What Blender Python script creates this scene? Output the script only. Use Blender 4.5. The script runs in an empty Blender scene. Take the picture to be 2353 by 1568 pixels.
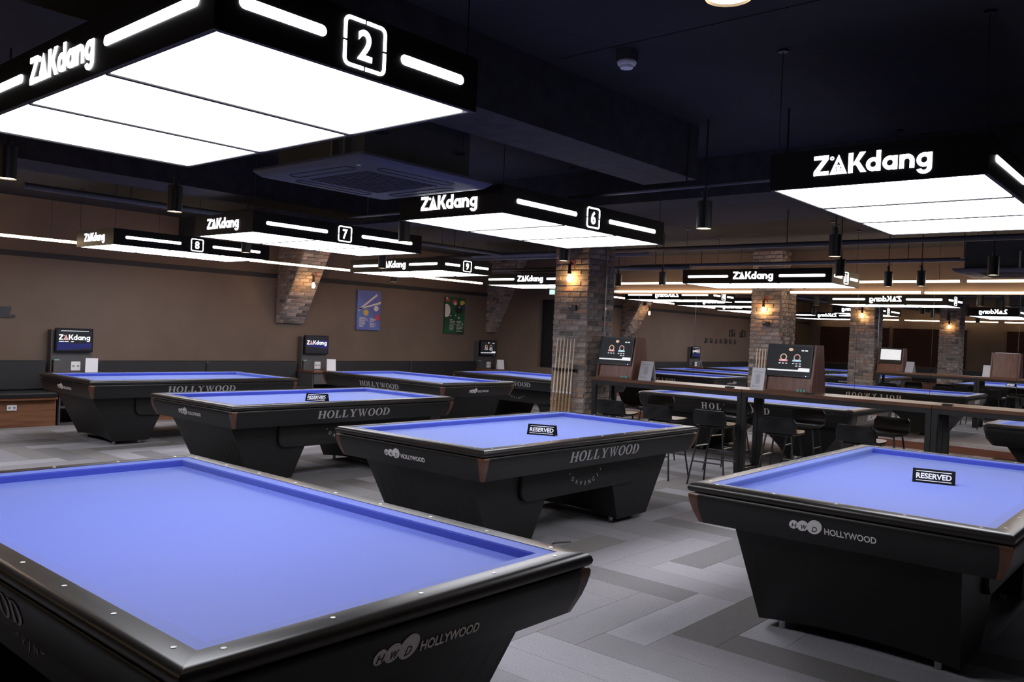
import bpy, math, random
from mathutils import Matrix, Vector
random.seed(7)
S = bpy.context.scene
COL = S.collection
PI = math.pi

# ------------------------------------------------------------------ camera, world, exposure
cam_data = bpy.data.cameras.new('camera')
cam_data.sensor_width = 36.0
cam_data.lens = 29.7615
cam_data.clip_end = 200
cam = bpy.data.objects.new('camera', cam_data); COL.objects.link(cam)
FW = Vector((-0.65507883, 0.75547916, -0.01108922)); RT = Vector((0.7545488, 0.65489045, 0.04212617)); UP = Vector((-0.03908767, -0.0192286, 0.99905076))
CAM = Vector((0, 0, 1.5891))
cam.matrix_world = Matrix((( RT.x, UP.x, -FW.x, CAM.x), (RT.y, UP.y, -FW.y, CAM.y), (RT.z, UP.z, -FW.z, CAM.z), (0, 0, 0, 1)))
S.camera = cam
w = bpy.data.worlds.new('world'); S.world = w; w.use_nodes = True
w.node_tree.nodes['Background'].inputs[0].default_value = (0.5, 0.55, 0.8, 1)
w.node_tree.nodes['Background'].inputs[1].default_value = 0.0
S.view_settings.view_transform = 'Standard'; S.view_settings.look = 'None'
S.view_settings.exposure = 0.0; S.view_settings.gamma = 1.0; S.view_settings.use_curve_mapping = False
PANEL_STRENGTH = 9.5      # pendant diffusers
SIGN_STRENGTH = 5.0       # lit lettering on the pendants
LED_STRENGTH = 14.0       # warm linear lights
BULB_STRENGTH = 110.0
SPOT_WATT = 9.0

# ------------------------------------------------------------------ materials
MATS = {}
def node_mat(name):
    m = bpy.data.materials.new(name); m.use_nodes = True
    nt = m.node_tree; return m, nt, nt.nodes['Principled BSDF']
def mat(name, col, rough=.5, metal=0., spec=.5, var=0., scale=8., bump=0., bscale=60., stretch=(1, 1, 1), coat=0., col2=None, sheen=0.):
    if name in MATS: return MATS[name]
    m, nt, b = node_mat(name)
    b.inputs['Base Color'].default_value = (*col, 1); b.inputs['Roughness'].default_value = rough
    b.inputs['Metallic'].default_value = metal; b.inputs['Specular IOR Level'].default_value = spec
    b.inputs['Coat Weight'].default_value = coat; b.inputs['Sheen Weight'].default_value = sheen
    tc = nt.nodes.new('ShaderNodeTexCoord'); mp = nt.nodes.new('ShaderNodeMapping')
    mp.inputs['Scale'].default_value = stretch
    nt.links.new(tc.outputs['Object'], mp.inputs['Vector'])
    if var or col2:
        n = nt.nodes.new('ShaderNodeTexNoise'); n.inputs['Scale'].default_value = scale; n.inputs['Detail'].default_value = 5
        nt.links.new(mp.outputs[0], n.inputs['Vector'])
        r = nt.nodes.new('ShaderNodeValToRGB')
        a = col; c2 = col2 or tuple(min(1, c * (1 + var)) for c in col); a = col if col2 else tuple(c * (1 - var) for c in col)
        r.color_ramp.elements[0].position = .35; r.color_ramp.elements[1].position = .65
        r.color_ramp.elements[0].color = (*a, 1); r.color_ramp.elements[1].color = (*c2, 1)
        nt.links.new(n.outputs['Fac'], r.inputs[0]); nt.links.new(r.outputs[0], b.inputs['Base Color'])
    if bump:
        n2 = nt.nodes.new('ShaderNodeTexNoise'); n2.inputs['Scale'].default_value = bscale; n2.inputs['Detail'].default_value = 4
        nt.links.new(mp.outputs[0], n2.inputs['Vector'])
        bp = nt.nodes.new('ShaderNodeBump'); bp.inputs['Strength'].default_value = bump; bp.inputs['Distance'].default_value = .01
        nt.links.new(n2.outputs['Fac'], bp.inputs['Height']); nt.links.new(bp.outputs[0], b.inputs['Normal'])
    MATS[name] = m; return m
def emit(name, col, strength, base=(.8, .8, .8)):
    if name in MATS: return MATS[name]
    m, nt, b = node_mat(name)
    b.inputs['Base Color'].default_value = (*base, 1)
    b.inputs['Roughness'].default_value = .45; b.inputs['Specular IOR Level'].default_value = .2
    b.inputs['Emission Color'].default_value = (*col, 1); b.inputs['Emission Strength'].default_value = strength
    MATS[name] = m; return m
def wood(name, c1, c2, rough=.4, axis=0, scale=6., coat=0., bump=.05):
    st = [12, 12, 12]; st[axis] = .8
    m = mat(name, c1, rough, var=0, col2=c2, scale=scale * .35, stretch=tuple(st), bump=bump, bscale=3, coat=coat); return m

cloth = mat('blue_cloth', (.075, .108, .53), .62, spec=.5, var=.04, scale=300, sheen=.6)
cloth.node_tree.nodes['Principled BSDF'].inputs['Sheen Roughness'].default_value = .45
cloth.node_tree.nodes['Principled BSDF'].inputs['Sheen Tint'].default_value = (.72, .92, 1, 1)
rail_m = wood('rail_black_wood', (.014, .012, .012), (.030, .025, .023), .29, 0, coat=.0, bump=0)
rail_y = wood('rail_black_wood_cross', (.014, .012, .012), (.030, .025, .023), .29, 1, coat=.0, bump=0)
apron_m = mat('apron_black_laminate', (.0105, .0105, .011), .38, spec=.4, var=.12, scale=3, stretch=(1, 1, 8))
leg_m = mat('leg_black_laminate', (.0105, .0105, .011), .45, spec=.35, var=.1, scale=3)
corner_m = wood('corner_brown_wood', (.085, .032, .016), (.13, .05, .025), .35, 2, coat=.3)
sight_m = mat('pearl_sight', (.95, .95, .93), .25)
silver_m = mat('silver_lettering', (.42, .41, .43), .38, metal=.25)
badge_m = mat('badge_pale_grey', (.78, .76, .78), .4)
dark_m = mat('dark_print', (.02, .02, .02), .5)
foot_m = mat('steel_foot', (.45, .45, .46), .3, metal=1)
housing_m = mat('lamp_black_housing', (.006, .006, .008), .45, spec=.25, var=.1)
diff_m = emit('lamp_diffuser', (.94, .95, 1), PANEL_STRENGTH)
sign_m = emit('lamp_lit_lettering', (.96, .96, 1), SIGN_STRENGTH)
wire_m = mat('steel_wire', (.10, .10, .14), .35, metal=1)
black_metal = mat('black_powder_metal', (.012, .012, .013), .42, var=.1)
leather = mat('black_leather', (.008, .008, .009), .3, var=.15, scale=30, bump=.02, bscale=90)
leather_b = mat('bench_leather', (.014, .014, .017), .5, var=.1, scale=20, bump=.03, bscale=120)
chrome = mat('dark_chrome', (.25, .25, .25), .2, metal=1)
ceil_m = mat('ceiling_black_paint', (.013, .013, .018), .9, var=.25, scale=2, bump=.3, bscale=25)
beam_m = mat('beam_black_concrete', (.020, .020, .026), .9, var=.3, scale=9, bump=.5, bscale=60)
tan_m = mat('tan_wall_paint', (.132, .090, .066), .75, var=.08, scale=1.5, bump=.06, bscale=250)
band_m = mat('dark_wall_band', (.015, .015, .02), .7)
brickmats = [mat('brick_' + n, c, .85, var=.3, scale=14, bump=.6, bscale=45) for n, c in (
    ('grey', (.21, .18, .165)), ('pale', (.32, .265, .235)), ('brown', (.25, .18, .145)), ('dark', (.11, .097, .092)), ('rust', (.27, .185, .14)))]
mortar_m = mat('mortar', (.25, .215, .195), .9, var=.2, scale=30, bump=.5, bscale=80)
counter_w = wood('counter_walnut', (.10, .042, .022), (.19, .085, .045), .34, 0, coat=.0, bump=0)
kiosk_w = wood('kiosk_walnut', (.105, .034, .019), (.20, .070, .037), .38, 2)
bench_w = wood('bench_wood', (.16, .065, .032), (.25, .11, .055), .45, 1)
desk_m = mat('desk_grey_laminate', (.075, .07, .075), .5, var=.05)
white_p = mat('white_plastic', (.78, .78, .8), .4)
paper_m = mat('white_card', (.75, .74, .78), .5)
acryl = mat('clear_acrylic', (.55, .55, .58), .12)
print_m = mat('grey_print', (.25, .25, .27), .6)
red_m = mat('red_valve', (.45, .03, .02), .35)
screen_m = emit('screen_dark', (.010, .011, .014), 1.0, (.01, .01, .012))
screen_blue = emit('screen_blue', (.012, .015, .11), 1.0, (.01, .01, .02))
scr_white = emit('screen_white', (.62, .64, .64), 1.0)
scr_gold = emit('screen_gold', (.55, .27, .08), .9); scr_red = emit('screen_red', (.5, .04, .05), .9); scr_cyan = emit('screen_cyan', (.12, .42, .52), .9); scr_orange = emit('screen_orange', (.4, .09, .03), .8)
led_m = emit('led_warm', (1, .72, .45), LED_STRENGTH)
bulb_m = emit('bulb_warm', (1, .55, .20), BULB_STRENGTH)
spot_m = emit('downlight_glow', (1, .74, .46), 14.0)
ac_m = mat('ac_panel', (.055, .055, .07), .5); ac_dark = mat('ac_grille', (.03, .03, .045), .6); acbox_m = mat('ac_steel_box', (.05, .05, .052), .55, var=.1)
cue_w = mat('cue_maple', (.74, .60, .45), .3); cue_b = mat('cue_butt', (.38, .24, .12), .3)
blind_m = wood('blind_brown_slat', (.065, .026, .018), (.09, .038, .026), .5, 0)
blackm = mat('niche_black', (.003, .003, .004), .6)
letter_m = mat('wall_letter_dark', (.02, .02, .025), .5)
mirror_m = mat('mirror_glass', (.80, .80, .80), .004, metal=1)

# ------------------------------------------------------------------ mesh helpers
class MB:
    def __init__(s): s.v = []; s.f = []; s.mi = []; s.cur = 0
    def add(s, vs, fs):
        o = len(s.v); s.v += [tuple(v) for v in vs]
        for f in fs: s.f.append([i + o for i in f]); s.mi.append(s.cur)
        return s
    def box(s, x0, x1, y0, y1, z0, z1):
        return s.add([(x0, y0, z0), (x1, y0, z0), (x1, y1, z0), (x0, y1, z0), (x0, y0, z1), (x1, y0, z1), (x1, y1, z1), (x0, y1, z1)],
                     [(0, 3, 2, 1), (4, 5, 6, 7), (0, 1, 5, 4), (1, 2, 6, 5), (2, 3, 7, 6), (3, 0, 4, 7)])
    def loft(s, loops, cap=True, closed=True):
        n = len(loops[0]); vs = [p for l in loops for p in l]; fs = []
        for k in range(len(loops) - 1):
            for i in range(n if closed else n - 1):
                j = (i + 1) % n; fs.append((k * n + i, k * n + j, (k + 1) * n + j, (k + 1) * n + i))
        if cap:
            fs.append(tuple(reversed(range(n)))); fs.append(tuple(range((len(loops) - 1) * n, len(loops) * n)))
        return s.add(vs, fs)
    def prism(s, poly, f0, f1):   # poly 2d, f0/f1 map (a,b)->xyz
        return s.loft([[f0(*p) for p in poly], [f1(*p) for p in poly]])
    def cyl(s, c0, c1, r0, r1=None, n=16, cap=True):
        r1 = r0 if r1 is None else r1
        a = Vector(c0); b = Vector(c1); d = (b - a).normalized()
        t = Vector((0, 0, 1)) if abs(d.z) < .9 else Vector((1, 0, 0))
        u = d.cross(t).normalized(); v = d.cross(u)
        L = [[c + (u * math.cos(2 * PI * i / n) + v * math.sin(2 * PI * i / n)) * r for i in range(n)] for c, r in ((a, r0), (b, r1))]
        return s.loft([L[0][::-1], L[1][::-1]], cap)
    def tube(s, pts, r, n=8):
        for a, b in zip(pts, pts[1:]): s.cyl(a, b, r, n=n)
        return s
    def lathe(s, prof, c=(0, 0, 0), n=20):
        L = [[(c[0] + r * math.cos(2 * PI * i / n), c[1] + r * math.sin(2 * PI * i / n), c[2] + z) for i in range(n)] for r, z in prof]
        return s.loft(L)
    def mesh(s, name, mats, smooth=False):
        me = bpy.data.meshes.new(name); me.from_pydata(s.v, [], s.f)
        for m in (mats if isinstance(mats, (list, tuple)) else [mats]): me.materials.append(m)
        me.polygons.foreach_set('material_index', s.mi)
        if smooth:
            me.polygons.foreach_set('use_smooth', [True] * len(me.polygons)); me.set_sharp_from_angle(angle=math.radians(38))
        me.update(); return me
def link(name, me, parent=None, mw=None):
    o = bpy.data.objects.new(name, me); COL.objects.link(o)
    if parent: o.parent = parent
    if mw is not None: o.matrix_basis = mw
    return o
def part(name, mb, m, parent, smooth=False, mw=None): return link(name, mb.mesh(name, m, smooth), parent, mw)
def tag(o, label=None, cat=None, group=None, kind=None):
    if label: o['label'] = label
    if cat: o['category'] = cat
    if group: o['group'] = group
    if kind: o['kind'] = kind
    return o
def thing(name, label, cat, loc=(0, 0, 0), rz=0, group=None):
    o = bpy.data.objects.new(name, None); COL.objects.link(o); o.empty_display_size = .1
    o.location = loc; o.rotation_euler = (0, 0, rz); return tag(o, label, cat, group)
def dup(o, parent=None):
    c = o.copy(); COL.objects.link(c); c.parent = parent
    for ch in list(o.children): dup(ch, c)
    return c
def frame(origin, right, up):
    r = Vector(right).normalized(); u = Vector(up).normalized(); n = r.cross(u)
    return Matrix(((r.x, u.x, n.x, origin[0]), (r.y, u.y, n.y, origin[1]), (r.z, u.z, n.z, origin[2]), (0, 0, 0, 1)))
def text_raw(body, bold=0., extrude=.002):
    cu = bpy.data.curves.new('t', 'FONT'); cu.body = body; cu.size = 1; cu.offset = bold; cu.extrude = extrude; cu.resolution_u = 4
    o = bpy.data.objects.new('t', cu); COL.objects.link(o)
    dg = bpy.context.evaluated_depsgraph_get(); dg.update()
    me = bpy.data.meshes.new_from_object(o.evaluated_get(dg)); vs = [tuple(v.co) for v in me.vertices]; fs = [tuple(p.vertices) for p in me.polygons]
    bpy.data.objects.remove(o); bpy.data.curves.remove(cu); bpy.data.meshes.remove(me)
    return vs, fs
TCACHE = {}
def text_fit(mb, body, cx, cy, wd, ht, bold=.02, th=.0015, shear=0, rot=0):
    k = (body, bold)
    if k not in TCACHE: TCACHE[k] = text_raw(body, bold, 1)
    vs, fs = TCACHE[k]
    x0 = min(v[0] for v in vs); x1 = max(v[0] for v in vs); y0 = min(v[1] for v in vs); y1 = max(v[1] for v in vs)
    out = []
    for x, y, z in vs:
        a = ((x - x0) / (x1 - x0) - .5) * wd; b = ((y - y0) / (y1 - y0) - .5) * ht; a += shear * b
        a, b = a * math.cos(rot) - b * math.sin(rot), a * math.sin(rot) + b * math.cos(rot)
        out.append((cx + a, cy + b, th if z > 0 else 0))
    mb.add(out, fs); return mb
def flat(mb, poly, th=.0015, z=0):
    mb.prism(poly, lambda a, b: (a, b, z), lambda a, b: (a, b, z + th)); return mb
def ellipse(cx, cy, rx, ry, n=24, rot=0):
    return [(cx + rx * math.cos(t) * math.cos(rot) - ry * math.sin(t) * math.sin(rot), cy + rx * math.cos(t) * math.sin(rot) + ry * math.sin(t) * math.cos(rot)) for t in (2 * PI * i / n for i in range(n))]
def ring2d(mb, outer, inner, th=.0015, z=0):
    n = len(outer)
    for i in range(n):
        j = (i + 1) % n; flat(mb, [outer[i], outer[j], inner[j], inner[i]], th, z)
    return mb
def rrect(x0, x1, y0, y1, r, n=5):
    out = []
    for cx, cy, a0 in ((x1 - r, y1 - r, 0), (x0 + r, y1 - r, PI / 2), (x0 + r, y0 + r, PI), (x1 - r, y0 + r, 1.5 * PI)):
        for i in range(n + 1):
            a = a0 + PI / 2 * i / n; out.append((cx + r * math.cos(a), cy + r * math.sin(a)))
    return out

# serif capitals (unit height): list of convex polygons, advance width
def rc(a, b, c, d): return [(a, b), (c, b), (c, d), (a, d)]
def oring(cx, cy, ro, so, ri, si, a0=0, a1=2 * PI, n=20):
    P = []
    for i in range(n):
        t0 = a0 + (a1 - a0) * i / n; t1 = a0 + (a1 - a0) * (i + 1) / n
        P.append([(cx + ro * math.cos(t0), cy + so * math.sin(t0)), (cx + ro * math.cos(t1), cy + so * math.sin(t1)), (cx + ri * math.cos(t1), cy + si * math.sin(t1)), (cx + ri * math.cos(t0), cy + si * math.sin(t0))])
    return P
SERIF = {
    'H': ([rc(.08, 0, .28, 1), rc(.60, 0, .80, 1), rc(.28, .46, .60, .54), rc(0, 0, .36, .055), rc(.52, 0, .88, .055), rc(0, .945, .36, 1), rc(.52, .945, .88, 1)], .88),
    'O': (oring(.42, .5, .42, .52, .22, .45), .84),
    'L': ([rc(.08, 0, .28, 1), rc(0, 0, .64, .06), rc(0, .945, .38, 1), [(.5, .06), (.64, .0), (.70, .30), (.64, .30)]], .72),
    'Y': ([rc(.36, 0, .56, .5), rc(.24, 0, .68, .055), [(.06, 1), (.28, 1), (.55, .48), (.37, .46)], [(.68, 1), (.77, 1), (.54, .46), (.47, .5)], rc(0, .945, .38, 1), rc(.58, .945, .88, 1)], .88),
    'W': ([[(.06, 1), (.26, 1), (.46, 0), (.36, 0)], [(.37, 0), (.45, 0), (.62, .9), (.55, .9)], [(.46, 1), (.66, 1), (.88, 0), (.78, 0)], [(.79, 0), (.87, 0), (1.08, 1), (1.0, 1)], rc(0, .945, .34, 1), rc(.42, .945, .72, 1), rc(.90, .945, 1.18, 1)], 1.18),
    'D': ([rc(.08, 0, .28, 1), rc(0, 0, .36, .055), rc(0, .945, .36, 1)] + oring(.34, .5, .48, .5, .27, .445, -PI / 2, PI / 2, 12), .84),
}
def serif_text(s, wd, ht, m, gap=.10, th=.0015):
    tot = sum(SERIF[c][1] for c in s) + gap * (len(s) - 1); x = 0; k = wd / tot; out = []
    for c in s:
        mb = MB()
        for p in SERIF[c][0]: flat(mb, [((x + a) * k - wd / 2, (b - .5) * ht) for a, b in p], th)
        x += SERIF[c][1] + gap; out.append(mb.mesh('letter', m))
    return out
def islands(mb, name, m):     # loose pieces of a mesh builder -> list of meshes
    p = list(range(len(mb.v)))
    def fd(a):
        while p[a] != a: p[a] = p[p[a]]; a = p[a]
        return a
    for f in mb.f:
        for k in f[1:]: p[fd(k)] = fd(f[0])
    G = {}
    for f in mb.f: G.setdefault(fd(f[0]), []).append(f)
    out = []
    for fs in G.values():
        ids = sorted({k for f in fs for k in f}); mp = {k: i for i, k in enumerate(ids)}
        q = MB(); q.add([mb.v[k] for k in ids], [[mp[k] for k in f] for f in fs]); out.append(q.mesh(name, m))
    return out
def text_parts(name, m, *a, **k): return islands(text_fit(MB(), *a, **k), name, m)
def put(name, meshes, parent, mw):
    for me in meshes: link(name, me, parent, mw)
def arc(cx, cy, ro, ri, a0, a1, sy=1, n=12): return oring(cx, cy, ro, ro * sy, ri, ri * sy, a0, a1, n)
GEO = {
    'Z': ([rc(0, .8, .74, 1), rc(0, 0, .76, .2), [(0, .2), (.28, .2), (.74, .8), (.46, .8)]], .82),
    'K': ([rc(0, 0, .22, 1), [(.20, .36), (.54, 1), (.82, 1), (.40, .40)], [(.28, .54), (.44, .66), (.88, 0), (.60, 0)]], .86),
    'd': (arc(.34, .34, .34, .15, 0, 2 * PI, 1, 18) + [rc(.48, 0, .69, 1)], .78), 'a': (arc(.34, .34, .34, .15, 0, 2 * PI, 1, 18) + [rc(.48, 0, .69, .67)], .78),
    'n': ([rc(0, 0, .21, .67), rc(.47, 0, .68, .36)] + arc(.34, .34, .34, .13, 0, PI, 1, 10), .77),
    'g': (arc(.34, .34, .34, .15, 0, 2 * PI, 1, 18) + [rc(.48, -.06, .69, .67)] + arc(.35, -.05, .34, .13, PI * 1.08, 2 * PI, .82, 10), .72)}
def zak_logo(wd, m, m2=None, th=.003, name='lit_letter'):   # Z, ball triangle, Kdang ; one mesh per letter
    tot = sum(GEO[c][1] for c in 'ZKdang') + .92; k = wd / tot; x = -wd / 2; y0 = -.40 * k; out = []
    for c in 'ZAKdang':
        b = MB()
        if c == 'A':
            P = lambda a, q: (x + a * k, y0 + q * k)
            o = [P(0, 0), P(.86, 0), P(.43, .98)]; i = [P(.19, .12), P(.67, .12), P(.43, .68)]; ring2d(b, o, i, th)
            for a, q in ((.34, .19), (.52, .19), (.43, .37)): ring2d(b, [P(p, r) for p, r in ellipse(a, q, .095, .095, 10)], [P(p, r) for p, r in ellipse(a, q, .04, .04, 10)], th)
            ring2d(b, [P(p, r) for p, r in ellipse(.10, .82, .10, .10, 10)], [P(p, r) for p, r in ellipse(.10, .82, .045, .045, 10)], th)
            out.append(b.mesh('lit_mark', m2 or m)); x += .92 * k
        else:
            for p in GEO[c][0]: flat(b, [(x + a * k, y0 + q * k) for a, q in p], th)
            out.append(b.mesh(name, m)); x += GEO[c][1] * k
    return out

# ------------------------------------------------------------------ room shell
XW, YM, YB, XR, ZC = -13.05, 14.4, -4.1, 4.5, 3.2
def struct(name, mb, m, parent=None, label=None):
    o = part(name, mb, m, parent)
    if parent is None: tag(o, label, None, None, 'structure')
    return o
floor = struct('floor', MB().box(XW - .2, XR + .2, YB - .2, YM + .2, -.12, -.006), mat('floor_glue', (.06, .06, .062), .9), label='grey herringbone carpet plank floor of the billiard hall')
ceiling = struct('ceiling', MB().box(XW - .2, XR + .2, YB - .2, YM + .2, ZC, ZC + .15), ceil_m, label='black painted concrete ceiling above the pendant lamps')
wl = struct('wall_left', MB().box(XW - .2, XW, YB, YM, 0, ZC), tan_m, label='tan painted wall behind the black bench')
wbm = MB(); NX0, NX1, NZ0, NZ1 = -11.72, -10.9, .84, 2.32
wbm.box(XW, NX0, YM, YM + .2, 0, ZC); wbm.box(NX1, XR, YM, YM + .2, 0, ZC); wbm.box(NX0, NX1, YM, YM + .2, 0, NZ0); wbm.box(NX0, NX1, YM, YM + .2, NZ1, ZC)
wb = struct('wall_back', wbm, tan_m, label='tan end wall with the mirror panels and a dark window recess')
struct('wall_front', MB().box(XW, XR, YB - .2, YB, 0, ZC), tan_m, label='tan wall carrying the brown slatted blinds')
struct('wall_right', MB().box(XR, XR + .2, YB, YM, 0, ZC), tan_m, label='plain tan side wall')
win = struct('window_1', MB().box(NX0, NX1, YM + .12, YM + .16, NZ0, NZ1), blackm, label='black window pane set in the recess of the end wall')
fr = MB()
for a, b in ((NX0, NX0 + .03), (NX1 - .03, NX1)): fr.box(a, b, YM + .09, YM + .12, NZ0, NZ1)
part('window_frame', fr, black_metal, win)
struct('trim_1', MB().box(XW, XW + .02, YB, YM, 2.36, 2.435), band_m, label='dark horizontal band along the top of the tan wall')
struct('trim_2', MB().box(-9.8, XR, YM - .045, YM, 0, .11), wood('plinth_wood', (.15, .05, .028), (.2, .075, .04), .4, 0), label='brown wooden plinth under the mirror panels')
# beams
bm = struct('trim_3', MB().box(-3.67, -3.2, YB, 5.75, 2.8, ZC), beam_m, label='deep black concrete ceiling beam beside pendant lamp two')
struct('trim_4', MB().box(-7.95, -7.4, YB, 6.3, 2.8, ZC), beam_m, label='black ceiling beam behind the second pendant row')
struct('trim_5', MB().box(XW, XR, 6.75, 7.2, 2.85, ZC), beam_m, label='black cross beam spanning the ceiling before the pillar')
# slab joints on the ceiling
cj = MB()
for y in (1.2, 2.6, 3.9, 8.6, 10.1, 11.6): cj.box(-3.1, XR, y, y + .006, ZC - .003, ZC)
part('slab_joint', cj, mat('joint_dark', (.006, .006, .008), .9), ceiling)

# carpet planks: herringbone 4:1
PW = .2585; X0, Y0 = -2.79, 3.515
tones = [(.275, .262, .280), (.212, .202, .211), (.35, .338, .365), (.172, .162, .160), (.31, .298, .322), (.245, .230, .227)]
def carpet(i, c):
    m, nt, b = node_mat('carpet_tone_%d' % i); b.inputs['Roughness'].default_value = .95; b.inputs['Specular IOR Level'].default_value = .1
    tc = nt.nodes.new('ShaderNodeTexCoord'); n = nt.nodes.new('ShaderNodeTexNoise'); n.inputs['Scale'].default_value = 190; n.inputs['Detail'].default_value = 4
    n2 = nt.nodes.new('ShaderNodeTexNoise'); n2.inputs['Scale'].default_value = 5
    mp = nt.nodes.new('ShaderNodeMapping'); mp.inputs['Scale'].default_value = (2, 55, 1)
    st = nt.nodes.new('ShaderNodeTexNoise'); st.inputs['Scale'].default_value = 4
    nt.links.new(tc.outputs['Object'], n.inputs['Vector']); nt.links.new(tc.outputs['Object'], mp.inputs['Vector']); nt.links.new(mp.outputs[0], st.inputs['Vector']); nt.links.new(tc.outputs['Object'], n2.inputs['Vector'])
    ad = nt.nodes.new('ShaderNodeMath'); ad.operation = 'ADD'; sm = nt.nodes.new('ShaderNodeMath'); sm.operation = 'MULTIPLY_ADD'; sm.inputs[1].default_value = .3; sm.inputs[2].default_value = .35
    nt.links.new(n.outputs['Fac'], ad.inputs[0]); nt.links.new(st.outputs['Fac'], sm.inputs[0]); nt.links.new(sm.outputs[0], ad.inputs[1])
    r = nt.nodes.new('ShaderNodeValToRGB'); r.color_ramp.elements[0].position = .62; r.color_ramp.elements[1].position = 1.0
    mu = nt.nodes.new('ShaderNodeMath'); mu.operation = 'MULTIPLY'; mu.inputs[1].default_value = .8; nt.links.new(ad.outputs[0], mu.inputs[0])
    r.color_ramp.elements[0].color = (*[x * .72 for x in c], 1); r.color_ramp.elements[1].color = (*[x * 1.3 for x in c], 1)
    nt.links.new(mu.outputs[0], r.inputs[0]); nt.links.new(r.outputs[0], b.inputs['Base Color'])
    bp = nt.nodes.new('ShaderNodeBump'); bp.inputs['Strength'].default_value = .35; bp.inputs['Distance'].default_value = .004
    nt.links.new(n.outputs['Fac'], bp.inputs['Height']); nt.links.new(bp.outputs[0], b.inputs['Normal'])
    return m
carpets = [carpet(i, c) for i, c in enumerate(tones)]
def plank_mesh(i, flip):
    b = MB(); g = .0012
    b.box(-2 * PW + g, 2 * PW - g, -PW / 2 + g, PW / 2 - g, -.006, 0)
    return b.mesh('carpet_plank', carpets[i])
pm = [plank_mesh(i, 0) for i in range(6)]
planks = []
i0 = int((XW - X0) / PW) - 1; i1 = int((XR - X0) / PW) + 1; j0 = int((YB - Y0) / PW) - 1; j1 = int((YM - Y0) / PW) + 2
def inview(x, y):
    v = Vector((x, y, 0)) - CAM; d = v.dot(FW)
    return d > .3 and abs(v.dot(RT) / d) < .64 and -.44 < v.dot(UP) / d < 0
for i in range(i0, i1):
    for j in range(j0, j1):
        # vertical plank starts where (i - j) % 8 == 0 (anchor cell), horizontal plank starts where (i-j)%8==1
        d = (i - j) % 8
        if d == 0: cx, cy, rz = X0 + (i + .5) * PW, Y0 + (j + 2) * PW, PI / 2
        elif d == 1: cx, cy, rz = X0 + (i + 2) * PW, Y0 + (j + .5) * PW, 0
        else: continue
        if XW + .1 < cx < XR - .1 and YB + .1 < cy < YM - .1:
            planks.append((0 if inview(cx, cy) else 1, Vector((cx, cy, 0)).length, cx, cy, rz, random.choice((0, 0, 1, 1, 2, 2, 3, 4, 4, 5))))
planks.sort()
rest = MB()
for n, (iv, dist, cx, cy, rz, t) in enumerate(planks):
    if n < 300:
        link('carpet_plank', pm[t], floor, Matrix.Translation((cx, cy, 0)) @ Matrix.Rotation(rz, 4, 'Z'))
    else:
        rest.cur = t; a, b = (2 * PW - .001, PW / 2 - .001) if rz == 0 else (PW / 2 - .001, 2 * PW - .001)
        rest.box(cx - a, cx + a, cy - b, cy + b, -.006, 0)
tag(part('carpet_planks', rest, carpets, floor), kind='stuff')

# ------------------------------------------------------------------ carom tables
def side_pts(k, hx, hy, o, along):   # side k: 0 -y,1 +x,2 +y,3 -x ; along in [-1..1] end sign handled by caller -> returns xy
    if k == 0: return (along, -(hy + o))
    if k == 2: return (-along, hy + o)
    if k == 1: return (hx + o, along)
    return (-(hx + o), -along)
def half(k, hx, hy): return hx if k in (0, 2) else hy
def mitre(mb, prof, k, hx, hy, cut=None):
    loops = []
    for sgn in (-1, 1):
        L = []
        for o, z in prof:
            e = half(k, hx, hy) + o - (cut(z) if cut else 0)
            L.append((*side_pts(k, hx, hy, o, sgn * e), z))
        loops.append(L)
    return mb.loft(loops)
def corner_piece(mb, prof, k, hx, hy, cut):   # between side k end(+) and side k+1 start(-)
    loops = []; k2 = (k + 1) % 4
    loops.append([(*side_pts(k, hx, hy, o, half(k, hx, hy) + o - cut(z)), z) for o, z in prof])
    loops.append([(*side_pts(k, hx, hy, o, half(k, hx, hy) + o), z) for o, z in prof])
    loops.append([(*side_pts(k2, hx, hy, o, -(half(k2, hx, hy) + o - cut(z))), z) for o, z in prof])
    return mb.loft(loops)
HX, HY = 1.27, .635
CUSH = [(.054, .808), (0, .803), (0, .796), (.010, .766), (.054, .766)]
RAIL = [(.052, .762), (.118, .760), (.134, .763), (.142, .771), (.145, .783), (.141, .796), (.131, .806), (.114, .810), (.052, .810)]
APR = [(.06, .757), (.134, .757), (.140, .748), (.139, .733), (.132, .70), (.120, .66), (.105, .625), (.092, .595), (.06, .595)]
def cutlen(z): return .022 + .036 * (z - .595) / .16
def logo_hwd(mb):    # overlapping grey ellipses
    for i, (cx, cy, rx, ry, r) in enumerate(((-.189, -.004, .025, .021, .8), (-.143, -.003, .031, .026, .8), (-.084, .001, .041, .034, .8))):
        flat(mb, ellipse(cx, cy, rx, ry, 24, r), .0015 + .0002 * i)
    return mb
ME = {}
ME['name'] = serif_text('HOLLYWOOD', .92, .082, silver_m)
ME['logo'] = logo_hwd(MB()).mesh('maker_badge', badge_m); ME['logod'] = sum([text_parts('initial', dark_m, c, x, y, a, b, .0, .0030, .25) for c, x, y, a, b in (('H', -.187, -.008, .021, .024), ('W', -.139, -.009, .028, .025), ('D', -.083, -.011, .022, .028))], [])
ME['logon'] = text_parts('badge_letter', badge_m, 'HOLLYWOOD', .087, -.012, .245, .033, .02, .0015)
dv = []
for n, c in enumerate('DAVINCI'):
    a = (n - 3) * .19; dv += text_parts('model_letter', silver_m, c, .32 * math.sin(a) * .95, .30 * (1 - math.cos(a)) - .012, .030 if c != 'I' else .008, .034, .0, .0015, 0, a)
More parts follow.
